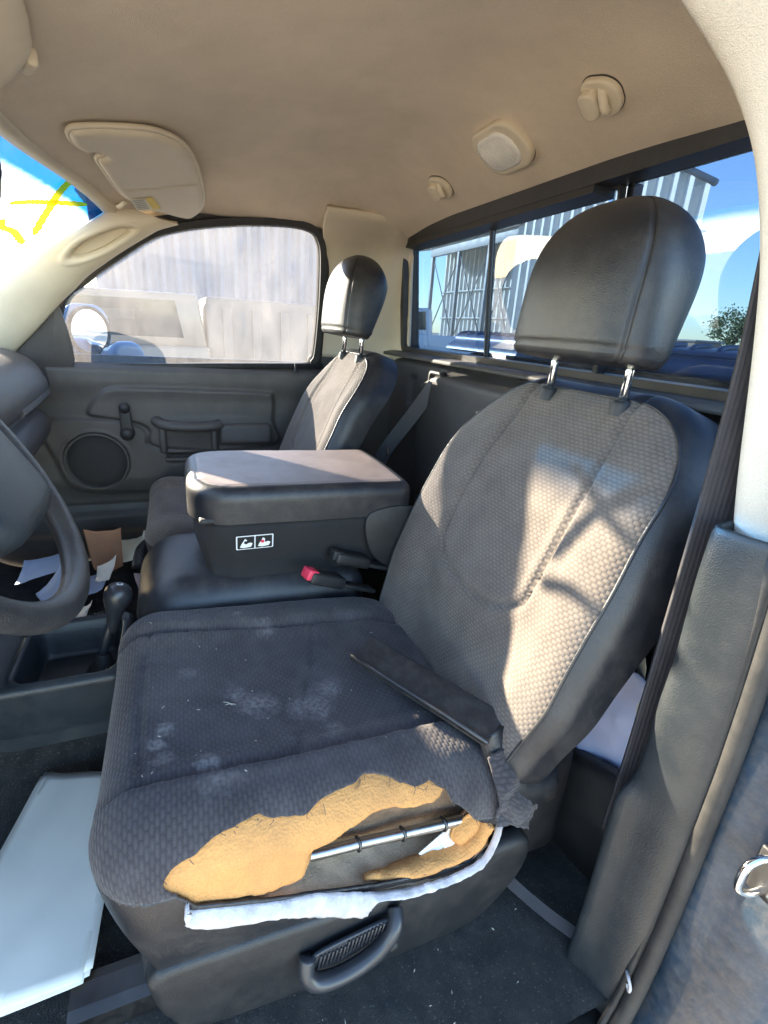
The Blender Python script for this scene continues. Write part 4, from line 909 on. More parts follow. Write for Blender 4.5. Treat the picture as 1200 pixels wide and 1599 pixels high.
sw = thing('steering_wheel', 'worn black steering wheel cut off by the left edge', 'steering wheel', (-0.43, 0.15, 0.77))
C_ = np.array([-0.43, 0.15, 0.77]); T_ = np.array([0, 0.5, 0.866]); A_ = np.array([0, -0.866, 0.5]); E1 = np.array([1.0, 0, 0])
def wp(deg, r, h=0.0): return C_ + r * (math.cos(R(deg)) * E1 + math.sin(R(deg)) * T_) + A_ * h
rim = np.array([wp(d, 0.188, 0.0) for d in np.linspace(0, 360, 120, endpoint=False)])
ra = np.linspace(0, 2 * np.pi, 18, endpoint=False)
mk('rim', sweep(rim, np.stack([0.0185 * np.cos(ra), 0.0160 * np.sin(ra)], 1), closed=True, up=A_, fixed_up=True), 'wheel_leather', sw)
for d in (-22, 22, 158, 202):
    path = smooth_poly([wp(d * 0.9 if abs(d) < 90 else d, 0.05, 0.018), wp(d, 0.10, 0.014), wp(d, 0.15, 0.006), wp(d, 0.185, 0.0)], 6, closed=False)
    sc_ = np.linspace(1.25, 0.95, len(path)); sc_[-4:] *= np.array([1.05, 1.15, 1.3, 1.45])
    mk('spoke', sweep(path, circle(0.024, 14, 0.011), up=A_, fixed_up=True, scale=sc_), 'wheel_leather', sw)
def hub_disp(x, y, drop, t, a, b): return 0 * x, 0 * x, 0.012 * (1 - (x / 0.11) ** 2)
ph = Pad(0.105, -0.09, 0.07, 0.045, 0.04, 0.02, 0.05, C_ + A_ * 0.036, E1, T_, A_, hub_disp); g = ph.grid(0.008); g = clip(g, 0.05 - refield(ph, g)[2])
mk('airbag_cover', g, 'plastic_soft', sw)
mk('column_shroud', sweep([C_ - A_ * 0.02, C_ - A_ * 0.16, C_ - A_ * 0.36], circle(0.062, 20, 0.07), up=T_), 'plastic', sw)
mk('trim_spear', sweep(smooth_poly([wp(-60, 0.055, 0.02), wp(-45, 0.085, 0.012), wp(-30, 0.10, 0.004)], 6, closed=False), circle(0.006, 8, 0.003), up=A_), 'chrome', sw)

# ---- floor console tray with the gear lever
fc = thing('floor_console', 'open charcoal floor console tray in front of the seats', 'console', (-0.08, 0.25, 0.16))
def tray_z(x, y):
    rim_ = poly_sdf(x, y, rr_poly(-0.178, 0.02, 0.062, 0.235, 0.03, 5))
    return -0.075 * sstep(rim_, -0.004, 0.016) + 0.005 * np.exp(-(rim_ / 0.006) ** 2)
def tr_disp(x, y, drop, t, a, b):
    return -0.02 * np.clip(drop / 0.12, 0, 1) * np.sign(x), 0 * x, tray_z(x - 0.072, y) * (t < 0.3) + 0.04 * sstep(y, 0.24, 0.36)
pt_ = Pad(0.125, 0.040, 0.62, 0.03, 0.03, 0.016, 0.15, (-0.072, 0, 0.302), (1, 0, 0), (0, 1, 0), (0, 0, 1), tr_disp); g = pt_.grid(0.004); g = clip(g, 0.15 - refield(pt_, g)[2])
mk('tray', g, 'plastic_soft', fc)
gl_ = thing('gear_lever', 'black gear lever with a rounded pear shaped knob', 'gear lever', (-0.085, 0.095, 0.235))
mk('shaft', tube(smooth_poly([(-0.088, 0.100, 0.225), (-0.086, 0.095, 0.28), (-0.080, 0.078, 0.335), (-0.072, 0.060, 0.385)], 6, closed=False), 0.0085, 12), 'plastic_gloss', gl_)
mk('boot', lathe([(0.040, -0.005), (0.034, 0.012), (0.028, 0.018), (0.026, 0.030), (0.018, 0.036), (0.016, 0.05), (0.0105, 0.056)], (-0.088, 0.100, 0.226), (0.02, -0.1, 1), 24), 'rubber', gl_)
kb = mk('knob', lathe([(0.0095, -0.052), (0.0115, -0.045), (0.0125, -0.030), (0.0155, -0.012), (0.0215, 0.004), (0.0262, 0.018), (0.0272, 0.030), (0.0245, 0.042), (0.0185, 0.049), (0.0165, 0.0500)], (-0.074, 0.062, 0.378), (0.10, -0.25, 1), 28), 'plastic_gloss', gl_)
mk('shift_cap', lathe([(0.0165, 0.0498), (0.0150, 0.0515), (0.0, 0.0528)], (-0.074, 0.062, 0.378), (0.10, -0.25, 1), 24), 'black_ink', kb)
mk('shift_pattern', lathe([(0.0040, 0.0532), (0.0052, 0.0534), (0.0062, 0.0530)], (-0.074, 0.062, 0.378), (0.10, -0.25, 1), 20), 'white_ink', kb)

# ================================================================== PASSENGER DOOR
pdr = thing('passenger_door', 'closed passenger door with charcoal panel and dusty window', 'door', (0.88, -0.1, 0.08))
gy = np.linspace(-0.70, 0.62, 190); gz = np.linspace(0.07, 0.79, 130)
Y_, Z_ = np.meshgrid(gy, gz, indexing='ij'); Y_ = Y_.ravel(); Z_ = Z_.ravel()
h = 0.030 * sstep(Z_, 0.30, 0.40) + 0.012 * sstep(Z_, 0.66, 0.74) - 0.035 * sstep(Z_, 0.765, 0.80)
ins = poly_sdf(Y_, Z_, smooth_poly([(0.195, 0.62), (0.165, 0.68), (0.115, 0.712), (0.02, 0.715), (-0.38, 0.706), (-0.425, 0.690), (-0.425, 0.60), (-0.42, 0.50), (-0.02, 0.50), (0.02, 0.575), (0.10, 0.60)], 5))
h += 0.016 * sstep(ins, -0.002, 0.008) + 0.012 * sstep(ins, 0.0, 0.12) * sstep(-Z_, -0.62, -0.58)
lower = poly_sdf(Y_, Z_, smooth_poly([(0.33, 0.60), (0.10, 0.60), (0.02, 0.56), (-0.02, 0.50), (-0.44, 0.48), (-0.44, 0.30), (-0.01, 0.33), (0.20, 0.335), (0.28, 0.37), (0.31, 0.46)], 5))
h += 0.012 * sstep(lower, -0.003, 0.008)
rim_ = np.hypot(Y_ - 0.186, Z_ - 0.458); h += -0.012 * sstep(-rim_, -0.104, -0.096) + 0.004 * np.exp(-((rim_ - 0.106) / 0.005) ** 2)
h += 0.018 * sstep(Z_, 0.16, 0.20) * sstep(-Z_, -0.27, -0.24) - 0.006 * np.exp(-((Z_ - 0.285) / 0.008) ** 2)
pk = poly_sdf(Y_, Z_, [(-0.04, 0.445), (-0.20, 0.442), (-0.20, 0.48), (-0.04, 0.482)]); h -= 0.02 * sstep(pk, 0, 0.008)
mk('door_panel', (np.stack([0.868 - h, Y_, Z_], 1), grid_faces(190, 130)), 'door_plastic', pdr)
mk('door_skin', box((0.95, -0.05, 0.35), (0.02, 1.40, 0.92), 0.004), 'paint_blue', pdr)
mk('belt_seal', sweep([(0.862, 0.28, 0.776), (0.852, -0.62, 0.806)], [(-0.006, -0.012), (0.012, -0.012), (0.010, 0.006), (-0.004, 0.008)], up=(0, 0, 1)), 'rubber', pdr)
pull = smooth_poly([(0.825, -0.015, 0.600), (0.800, -0.030, 0.594), (0.790, -0.07, 0.588), (0.789, -0.14, 0.584), (0.792, -0.20, 0.586), (0.806, -0.225, 0.590)], 6, closed=False)
mk('pull_handle', sweep(pull, circle(0.022, 14, 0.018), up=(0, 0, 1)), 'door_plastic', pdr)
for yy in (-0.03, -0.205): mk('handle_strut', box((0.818, yy, 0.535), (0.030, 0.024, 0.10), 0.008, 2), 'door_plastic', pdr)
def arm_disp(x, y, drop, t, a, b): return 0 * x, 0 * x, 0.004 * (1 - (x / 0.1) ** 2)
pa = Pad(0.096, -0.038, 0.038, 0.02, 0.02, 0.014, 0.05, (0.788, -0.318, 0.555), (0, -1, 0), (0.1, 0, 0.995), (-0.995, 0, 0.1), arm_disp); g = pa.grid(0.007); g = clip(g, 0.05 - refield(pa, g)[2])
mk('armrest', g, 'door_plastic', pdr)
mk('pocket_lip', box((0.812, -0.12, 0.462), (0.02, 0.17, 0.012), 0.004), 'door_plastic', pdr)
mk('speaker_grille', lathe([(0.0, 0.010), (0.06, 0.008), (0.088, 0.002), (0.092, -0.004)], (0.834, 0.186, 0.458), (-1, 0, 0), 40), 'grille', pdr)
rgp = np.array([(0.822, 0.186 + 0.097 * math.cos(a), 0.458 + 0.097 * math.sin(a)) for a in np.linspace(0, 2 * np.pi, 48, endpoint=False)])
mk('speaker_ring', tube(rgp, 0.0045, 8, closed=True), 'door_plastic', pdr)
crk = mk('window_crank', prism(smooth_poly([(-0.014, 0.045), (0.014, 0.045), (0.017, 0.0), (0.018, -0.045), (0.0, -0.058), (-0.018, -0.045), (-0.017, 0.0)], 5), (0.806, 0.080, 0.604), (0, 1, 0), (0, 0, 1), -0.012, 0.004), 'plastic', pdr, autosmooth=40)
mk('crank_knob', lathe([(0, 0.030), (0.013, 0.028), (0.018, 0.020), (0.017, 0.008), (0.010, 0.0)], (0.796, 0.078, 0.652), (-1, 0, 0), 20), 'plastic', crk)
mk('crank_hub', lathe([(0, 0.014), (0.016, 0.012), (0.022, 0.004), (0.022, -0.03)], (0.796, 0.080, 0.560), (-1, 0, 0), 20), 'plastic', crk)
mk('lock_knob', lathe([(0, 0.022), (0.004, 0.021), (0.0045, 0.0), (0.009, -0.002), (0.010, -0.008)], (0.828, -0.510, 0.789), (0, 0, 1), 14), 'rubber', pdr)
# window opening outline on the leaning glass plane (y, z)
WO = smooth_poly([(0.234, 0.772), (0.223, 0.959), (0.141, 1.039), (0.033, 1.118), (-0.064, 1.179), (-0.177, 1.214), (-0.301, 1.237), (-0.423, 1.251), (-0.5, 1.253), (-0.546, 1.244), (-0.568, 1.22), (-0.581, 1.174), (-0.589, 1.034), (-0.587, 0.866), (-0.575, 0.825), (-0.537, 0.802), (-0.2, 0.79)], 6)
WV = np.array([(side_x(p[1]) + 0.004, p[0], p[1]) for p in WO])
win = mk('window_glass', (WV, [tuple(range(len(WV)))]), 'glass_side', pdr, smooth=False)
mk('window_channel', sweep(WV, [(-0.018, -0.016), (0.006, -0.020), (0.010, -0.006), (0.003, 0.004), (0.003, 0.016), (-0.018, 0.018)], closed=True, up=-SIDE_N, fixed_up=True), 'rubber', pdr, autosmooth=40)
WO2 = []
for i in range(len(WO)):
    t2 = WO[(i + 1) % len(WO)] - WO[i - 1]; n2 = np.array([t2[1], -t2[0]]); n2 /= np.linalg.norm(n2)
    WO2.append(WO[i] - n2 * 0.055 if poly_sdf(np.array([WO[i][0] + n2[0] * 0.01]), np.array([WO[i][1] + n2[1] * 0.01]), WO)[0] > 0 else WO[i] + n2 * 0.055)
WV2 = np.array([(side_x(p[1]) + 0.012, p[0], p[1]) for p in WO2]); n = len(WV)
fr_v = np.concatenate([WV + np.array([0.008, 0, 0]), WV2]); mk('window_frame', (fr_v, [(i, (i + 1) % n, n + (i + 1) % n, n + i) for i in range(n)]), 'rubber', pdr, mods=[('SOLIDIFY', dict(thickness=0.02, offset=0))])
mk('mirror_sail', prism(smooth_poly([(0.228, 0.968), (0.258, 0.945), (0.30, 0.905), (0.35, 0.850), (0.395, 0.80), (0.40, 0.765), (0.222, 0.768)], 5), (1.018, 0, 0), (0, 1, 0), (-0.22, 0, 1.0), -0.014, 0.005), 'door_plastic', pdr, autosmooth=40)

# ---- door mirror outside
mr = thing('door_mirror', 'blue passenger door mirror seen through the dusty side glass', 'mirror', (1.1, 0.15, 0.78))
mN = np.array([-0.62, -0.78, 0.0]); mN /= np.linalg.norm(mN); mU = np.array([mN[1], -mN[0], 0]); mO = np.array([1.08, 0.19, 0.88])
def mdisp(x, y, drop, t, a, b): return -0.35 * drop * np.sign(x) * np.minimum(1, np.abs(x) / 0.1), -0.3 * drop * np.sign(y), 0 * x
pm = Pad(0.105, -0.095, 0.095, 0.07, 0.07, 0.012, 0.09, mO, mU, (0, 0, 1), mN, mdisp); g = pm.grid(0.008); g = clip(g, 0.09 - refield(pm, g)[2])
mk('housing', g, 'mirror_blue', mr)
el = np.array([mO + mN * 0.004 + mU * 0.088 * math.cos(a) + np.array([0, 0, 0.080 * math.sin(a)]) for a in np.linspace(0, 2 * np.pi, 40, endpoint=False)])
mk('reflector', (el, [tuple(range(40))]), 'mirror', mr, smooth=False)
mk('bezel', tube(el, 0.006, 8, closed=True), 'rubber', mr)
def m2(x, y, drop, t, a, b): return -0.4 * drop * np.sign(x), -0.3 * drop * np.sign(y), 0 * x
pm2 = Pad(0.095, -0.075, 0.075, 0.06, 0.07, 0.03, 0.10, (1.04, 0.06, 0.785), mU, (0, 0, 1), mN, m2); g = pm2.grid(0.009); g = clip(g, 0.10 - refield(pm2, g)[2])
mk('mount', g, 'mirror_blue', mr)

# ================================================================== ROOF FITTINGS
def roof_frame(x, y):
    e = 0.01; dzx = (roof_z(x + e, y) - roof_z(x - e, y)) / (2 * e); dzy = (roof_z(x, y + e) - roof_z(x, y - e)) / (2 * e)
    n = np.array([dzx, dzy, -1.0]); n /= np.linalg.norm(n); return n
V1 = [(0.129, 0.06), (0.115, 0.047), (0.122, 0.014), (0.14, -0.028), (0.162, -0.072), (0.195, -0.109), (0.255, -0.145), (0.361, -0.172), (0.496, -0.191), (0.596, -0.193), (0.656, -0.171), (0.648, -0.132), (0.574, -0.066), (0.485, -0.01), (0.41, 0.011), (0.324, 0.024), (0.265, 0.03), (0.253, 0.012), (0.223, 0.025), (0.215, 0.047), (0.172, 0.061)]
vz = thing('sun_visor', 'beige passenger sun visor with warning label folded against headliner', 'sun visor', (0.36, -0.04, 1.25))
def voff1(x): return 0.010 + 0.048 * sstep(x, 0.08, 0.6)
def visor_sheet(poly, off, th, seam=None):
    gx_ = np.linspace(min(p[0] for p in poly) - 0.01, max(p[0] for p in poly) + 0.01, 120); gy_ = np.linspace(min(p[1] for p in poly) - 0.01, max(p[1] for p in poly) + 0.01, 80)
    X, Y = np.meshgrid(gx_, gy_, indexing='ij'); X = X.ravel(); Y = Y.ravel(); sd = poly_sdf(X, Y, poly)
    k = np.clip(sd / 0.018, 0, 1); th_ = th * np.sqrt(k * (2 - k))
    z = roof_z(X * 0.9, Y) - off(X) - th_
    if seam is not None: z += 0.0045 * np.exp(-(line_d(X, Y, seam) / 0.003) ** 2)
    return clip((np.stack([X, Y, z], 1), grid_faces(120, 80, True)), sd)
SP = smooth_poly(V1, 4)
mk('visor_body', visor_sheet(SP, voff1, 0.016, [(0.407, 0.009), (0.426, -0.08), (0.421, -0.18)]), 'beige', vz, mods=[('SOLIDIFY', dict(thickness=0.004, offset=-1))])
rimv = np.array([(p[0], p[1], roof_z(p[0] * 0.9, p[1]) - voff1(p[0]) - 0.002) for p in SP]); mk('edge_bead', tube(rimv, 0.0055, 8, closed=True), 'beige', vz)
mk('pivot_rod', tube(smooth_poly([(0.56, 0.0, 1.225), (0.62, 0.02, 1.222), (0.67, 0.025, 1.235), (0.68, 0.02, 1.25)], 5, closed=False), 0.006, 10), 'beige', vz)
def vlab(name, p4, mat, off, parent):
    V_ = np.array([(x, y, roof_z(x * 0.9, y) - voff1(x) - off) for (x, y) in p4]); return mk(name, (V_, [tuple(range(len(V_)))]), mat, parent, smooth=False)
LB = [(0.462, -0.016), (0.467, -0.05), (0.547, -0.067), (0.542, -0.029)]; LS = [(0.467, -0.05), (0.465, -0.068), (0.545, -0.086), (0.547, -0.067)]
lb = vlab('warning_label', LB, 'cream', 0.0178, vz); vlab('label_stripe', LS, 'yellow_ink', 0.0178, vz)
for k in range(6):
    t0, t1 = (k + 0.6) / 7, (k + 1.05) / 7; A_1, B_1, C_1, D_1 = (np.array(q) for q in LB)
    vlab('label_text', [A_1 + (D_1 - A_1) * t0 + (B_1 - A_1) * 0.1, A_1 + (D_1 - A_1) * t0 + (B_1 - A_1) * 0.9, A_1 + (D_1 - A_1) * t1 + (B_1 - A_1) * 0.9, A_1 + (D_1 - A_1) * t1 + (B_1 - A_1) * 0.1], 'ink_grey', 0.0182, lb)
V2 = [(-0.102, 0.111), (-0.141, 0.078), (-0.174, 0.06), (-0.205, 0.047), (-0.235, 0.042), (-0.275, 0.036), (-0.319, 0.032), (-0.383, 0.023)] + [(-0.55, 0.03), (-0.60, 0.06), (-0.55, 0.09), (-0.35, 0.125), (-0.2, 0.138), (-0.09, 0.135)]
vd = thing('sun_visor', 'beige driver sun visor corner at the upper left edge', 'sun visor', (-0.2, 0.07, 1.24))
mk('visor_body', visor_sheet(smooth_poly(V2, 5), lambda x: 0.014 + 0 * x, 0.014), 'beige', vd, mods=[('SOLIDIFY', dict(thickness=0.004, offset=-1))])
mk('pivot_clip', box((-0.150, 0.062, float(roof_z(-0.15, 0.062)) - 0.010), (0.05, 0.016, 0.022), 0.006, 3, rot=Matrix.Rotation(R(20), 3, 'Z')), 'beige', vd)
def hook(x, y, label):
    n = roof_frame(x, y); z = roof_z(x, y); t = thing('coat_hook', label, 'coat hook', (x, y, z), 'coat hooks on the headliner')
    U_ = np.array([0.92, 0.38, 0]) ; U_ -= (U_ @ n) * n; U_ /= np.linalg.norm(U_); W_ = np.cross(n, U_)
    b = np.array([x, y, z]) 
    def hb_(x_, y_, drop, t_, a_, b_): return 0 * x_, 0 * x_, 0.004 * (1 - (x_ / 0.04) ** 2) - 0.010 * np.exp(-(((x_ - 0.006) / 0.014) ** 2 + ((y_ - 0.004) / 0.020) ** 2))
    pd0 = Pad(0.036, -0.034, 0.034, 0.030, 0.030, 0.004, 0.012, b + n * 0.009, U_, W_, n, hb_); g_ = pd0.grid(0.002); g_ = clip(g_, 0.012 - refield(pd0, g_)[2]); mk('base', g_, 'beige', t)
    rgh = pd0.ring(0.004 * math.pi / 2 + 0.006); mk('base_gap', tube(pd0.pos(rgh[:, 0], rgh[:, 1])[0], 0.0014, 6, closed=True), 'gap', t)
    def hd(x_, y_, drop, t_, a_, b_): return 0 * x_, 0 * x_, 0.004 * (1 - (x_ / 0.02) ** 2) + 0.10 * (x_ + 0.02)
    pd = Pad(0.017, -0.024, 0.024, 0.015, 0.015, 0.003, 0.016, b + n * 0.019 + U_ * 0.016 + W_ * 0.004, U_, W_, n, hd); g_ = pd.grid(0.002); g_ = clip(g_, 0.016 - refield(pd, g_)[2])
    mk('flap', g_, 'beige', t)
    mk('prong', tube(smooth_poly([b - U_ * 0.006 - W_ * 0.018 + n * 0.004, b - U_ * 0.012 - W_ * 0.006 + n * 0.016, b - U_ * 0.014 + W_ * 0.010 + n * 0.020, b - U_ * 0.008 + W_ * 0.020 + n * 0.008], 5, closed=False), 0.0075, 10), 'beige', t)
hook(-0.306, -0.767, 'large looking beige coat hook nearest on the headliner, above the near headrest')
hook(0.291, -0.787, 'small looking beige coat hook at the far end of the headliner')
dl = thing('dome_lamp', 'oval beige dome lamp with ribbed lens between the coat hooks', 'dome lamp', (-0.018, -0.772, 1.335))
dn = roof_frame(-0.018, -0.772); dU = np.array([1.0, 0, 0]); dW = np.cross(dn, dU); dO = np.array([-0.018, -0.772, float(roof_z(-0.018, -0.772))])
def dd(x, y, drop, t, a, b): return 0 * x, 0 * x, 0.002 * (1 - (x / 0.08) ** 2)
pdm = Pad(0.078, -0.056, 0.056, 0.045, 0.045, 0.005, 0.018, dO + dn * 0.014, dU, dW, dn, dd); g = pdm.grid(0.004); g = clip(g, 0.018 - refield(pdm, g)[2]); mk('bezel', g, 'beige', dl)
pdl = Pad(0.058, -0.042, 0.042, 0.036, 0.036, 0.006, 0.012, dO + dn * 0.019 + dU * 0.004, dU, dW, dn, dd); g = pdl.grid(0.004); g = clip(g, 0.012 - refield(pdl, g)[2]); lens = mk('lens', g, 'lens', dl)
rg = pdl.ring(0.006 * math.pi / 2 + 0.002); mk('lens_gap', tube(pdl.pos(rg[:, 0], rg[:, 1])[0], 0.0016, 6, closed=True), 'gap', dl)
rg = pdm.ring(0.005 * math.pi / 2 + 0.010); mk('bezel_gap', tube(pdm.pos(rg[:, 0], rg[:, 1])[0], 0.0018, 6, closed=True), 'gap', dl)
for k in range(15):
    x = -0.045 + k * 0.0068; hh = 0.035 * math.sqrt(max(0.05, 1 - (x / 0.056) ** 2)); c = dO + dn * 0.0208 + dU * x
    mk('lens_rib', tube([c - dW * hh, c + dW * hh], 0.0011, 5), 'lens', lens)

# ================================================================== BELTS
def strap(path, w, th=0.0022, up=(0, 1, 0)):
    k = np.linspace(-w / 2, w / 2, 23); rdg = th + 0.0007 * np.where(np.arange(23) % 3 == 0, -1.0, 0.4)
    prof_ = [(a_, -b_) for a_, b_ in zip(k, rdg)] + [(a_, b_) for a_, b_ in zip(k[::-1], rdg[::-1])]
    return sweep(smooth_poly(path, 8, closed=False), prof_, up=up, fixed_up=True)
b1 = thing('driver_seat_belt', 'black shoulder belt hanging along the driver door pillar', 'seat belt', (-0.76, -0.6, 0.1))
mk('webbing', strap([(-0.752, -0.630, 1.08), (-0.760, -0.634, 0.95), (-0.763, -0.635, 0.80), (-0.764, -0.635, 0.60), (-0.764, -0.634, 0.42), (-0.764, -0.63, 0.30)], 0.044, up=(-0.95, 0.3, 0)), 'webbing', b1)
mk('floor_anchor_strap', strap([(-0.655, -0.515, 0.135), (-0.69, -0.545, 0.110), (-0.735, -0.575, 0.098), (-0.775, -0.60, 0.096)], 0.018, 0.006, up=(-0.3, 0.5, 0.8)), 'webbing', b1)
mk('anchor_bolt', lathe([(0.010, 0.022), (0.0155, 0.021), (0.016, 0.0)], (-0.785, -0.612, 0.092), (-0.4, 0.5, 0.75), 20), 'black_gloss', b1)
mk('anchor_ring', tube(np.array([np.array([-0.793, -0.601, 0.108]) + 0.0150 * (math.cos(a) * np.array([0.9, 0.2, 0.3]) + math.sin(a) * np.array([0.1, -0.85, 0.5])) for a in np.linspace(0, 2 * np.pi, 24, endpoint=False)]), 0.0016, 6, closed=True), 'steel', b1)
b2 = thing('center_seat_belt', 'grey belt running down from the rear wall guide behind the console', 'seat belt', (0.3, -0.85, 0.5))
mk('webbing', strap([(0.305, -0.830, 0.800), (0.36, -0.79, 0.70), (0.43, -0.74, 0.58), (0.47, -0.72, 0.50)], 0.045, up=(-0.85, 0.5, 0.1)), 'webbing_grey', b2)
mk('guide_bezel', sweep(np.array([(p[0], -0.838, p[1]) for p in rr_poly(0.268, 0.345, 0.755, 0.835, 0.012, 3)]), [(-0.006, -0.012), (0.006, -0.012), (0.006, 0.010), (-0.006, 0.010)], closed=True, up=(0, 1, 0), fixed_up=True), 'plastic', b2)
mk('guide_cover', box((0.335, -0.845, 0.815), (0.03, 0.018, 0.05), 0.005), 'plastic', b2)
mk('tongue', box((0.44, -0.735, 0.555), (0.05, 0.004, 0.03), 0.001, rot=Matrix.Rotation(R(40), 3, 'Y')), 'chrome', b2)
bt = thing('wall_bracket_clip', 'small wire clip bracket on the rear wall beside the belt guide', 'bracket', (0.42, -0.89, 0.74))
mk('ring', tube(np.array([(0.424 + 0.014 * math.cos(a), -0.885, 0.770 + 0.05 * math.sin(a)) for a in np.linspace(0, 2 * np.pi, 24, endpoint=False)]), 0.004, 8, closed=True), 'rubber', bt)
mk('pin', box((0.418, -0.882, 0.718), (0.03, 0.012, 0.012), 0.002), 'steel', bt)

# ================================================================== PAPERS AND LITTER
def sheet(name, corners, mat, label, cat, curl=0.006, seed=0, n=(16, 22), parent=None, group=None):
    c = [np.array(k, float) for k in corners]; V_ = []; U_ = []
    for i in range(n[0]):
        for j in range(n[1]):
            u, v = i / (n[0] - 1), j / (n[1] - 1)
            p = c[0] * (1 - u) * (1 - v) + c[1] * u * (1 - v) + c[2] * u * v + c[3] * (1 - u) * v
            p = p + np.array([0, 0, curl * float(vnoise(u * 1.3 + seed, v * 1.3, 1.6, seed)) + curl * 0.8 * ((2 * u - 1) ** 2) * ((2 * v - 1) ** 2)]); V_.append(p)
    return mk(name, (np.array(V_), grid_faces(*n)), mat, parent, label=label, cat=cat, group=group, mods=[('SOLIDIFY', dict(thickness=0.0003))])
stack = thing('paper_stack', 'stack of white paper sheets on the driver floor at lower left', 'paper', (-0.4, 0.2, 0.1))
for k in range(4):
    an = 0.035 * math.sin(k * 2.3); c_, s_ = math.cos(an), math.sin(an); ctr = np.array([-0.42, 0.17, 0])
    def ro(p): q = np.array(p, float) - ctr; return np.array([q[0] * c_ - q[1] * s_, q[0] * s_ + q[1] * c_, q[2]]) + ctr + np.array([0.004 * k, -0.002 * k, 0.0004 * k])
    sheet('sheet', [ro(q) for q in ((-0.212, 0.205, 0.106), (-0.262, 0.062, 0.108), (-0.600, 0.085, 0.112), (-0.600, 0.300, 0.104))], 'paper', None, None, curl=0.0035, seed=1, parent=stack)
lit = [('loose_paper', [(0.70, 0.42, 0.16), (0.74, 0.26, 0.18), (0.56, 0.22, 0.20), (0.50, 0.40, 0.17)], 'paper_blue', 'pale blue sheet of paper on the passenger floor by the door'),
       ('loose_paper', [(0.42, 0.33, 0.175), (0.50, 0.27, 0.23), (0.40, 0.23, 0.22), (0.36, 0.30, 0.17)], 'paper_blue', 'crumpled pale blue paper scrap seen inside the steering wheel'),
       ('brown_envelope', [(0.56, 0.20, 0.165), (0.60, 0.22, 0.285), (0.61, 0.115, 0.285), (0.55, 0.115, 0.165)], 'kraft', 'brown card envelope leaning upright on the passenger floor'),
       ('loose_paper', [(0.80, 0.15, 0.16), (0.80, 0.02, 0.19), (0.58, 0.05, 0.20), (0.60, 0.14, 0.16)], 'cream', 'cream paper lying beside the brown envelope'),
       ('loose_paper', [(0.76, 0.06, 0.205), (0.78, -0.02, 0.20), (0.62, 0.02, 0.195), (0.61, 0.08, 0.20)], 'cream', 'second cream paper lapping over the cream sheet near the seat'),
       ('loose_paper', [(0.44, 0.17, 0.235), (0.44, 0.115, 0.262), (0.36, 0.13, 0.225), (0.37, 0.17, 0.21)], 'paper', 'white folded paper scrap directly behind the gear knob'),
       ('loose_paper', [(0.22, 0.205, 0.225), (0.22, 0.155, 0.24), (0.10, 0.17, 0.235), (0.10, 0.205, 0.225)], 'paper', 'narrow white receipt between the steering wheel and gear lever'),
       ('loose_paper', [(0.56, 0.32, 0.15), (0.58, 0.16, 0.15), (0.44, 0.17, 0.15), (0.42, 0.30, 0.15)], 'paper_blue', 'blue and white printed sheet below the brown envelope'),
       ('loose_paper', [(0.52, 0.085, 0.150), (0.58, 0.03, 0.15), (0.44, 0.02, 0.15), (0.40, 0.06, 0.15)], 'pink', 'pale pink slip on the floor beside the middle seat')]
for k, (nm, cr, mt, lbl) in enumerate(lit): sheet(nm, cr, mt, lbl, 'paper' if 'paper' in nm else 'envelope', curl=0.012, seed=10 + k)
cd = thing('coiled_cord', 'black coiled cord lying on the floor tunnel behind the wheel', 'cord', (0.15, 0.16, 0.2))
cpth = [(0.06 + 0.11 * s, 0.21 - 0.14 * s * s, 0.228 + 0.01 * math.sin(s * 3)) for s in np.linspace(0, 1, 8)]; cs_ = smooth_poly(cpth, 30, closed=False)
mk('coil', tube(np.array([p + 0.011 * (math.cos(i * 0.85) * np.array([0, 0.3, 1]) + math.sin(i * 0.85) * np.array([0.5, 0.86, 0])) for i, p in enumerate(cs_)]), 0.004, 6), 'rubber', cd)
bkt = thing('black_bracket', 'black plastic bracket with chrome clip on the passenger floor', 'bracket', (0.55, 0.03, 0.2))
mk('arm', tube(smooth_poly([(0.45, 0.06, 0.21), (0.52, 0.05, 0.24), (0.60, 0.01, 0.24), (0.66, -0.02, 0.20)], 6, closed=False), 0.022, 10), 'plastic', bkt)
mk('clip', box((0.56, 0.0, 0.268), (0.03, 0.012, 0.03), 0.003), 'chrome', bkt)
# white bag and papers stuffed behind the driver seat, tan cover above
bg = thing('white_plastic_bag', 'bluish white bag stuffed behind the near seat', 'bag', (-0.60, -0.76, 0.2))
V_ = []; 
for i in range(40):
    for j in range(40):
        u, v = i / 39, j / 39
        V_.append((-0.45 - 0.29 * u, -0.775 + 0.05 * math.sin(u * 3) + 0.025 * float(vnoise(u * 3, v * 3, 1.6, 71, 4)), 0.10 + 0.385 * v - 0.05 * (u > 0.5) * (u - 0.5) + 0.03 * float(vnoise(u * 4, 0.3, 1.5, 72)) * v))
mk('bag_front', (np.array(V_), grid_faces(40, 40)), 'bag', bg, mods=[('SOLIDIFY', dict(thickness=0.003))])
sheet('loose_paper', [(-0.635, -0.760, 0.505), (-0.662, -0.745, 0.475), (-0.690, -0.735, 0.34), (-0.65, -0.75, 0.33)], 'paper', 'white paper corner standing behind the driver belt', 'paper', curl=0.004, seed=31)
tp = thing('behind_seat_cover', 'sunlit tan felt cover on the wall behind the near seat', 'cover', (-0.63, -0.83, 0.6))
mk('felt', box((-0.60, -0.835, 0.60), (0.34, 0.03, 0.17), 0.012, 3), 'tan_carpet', tp)
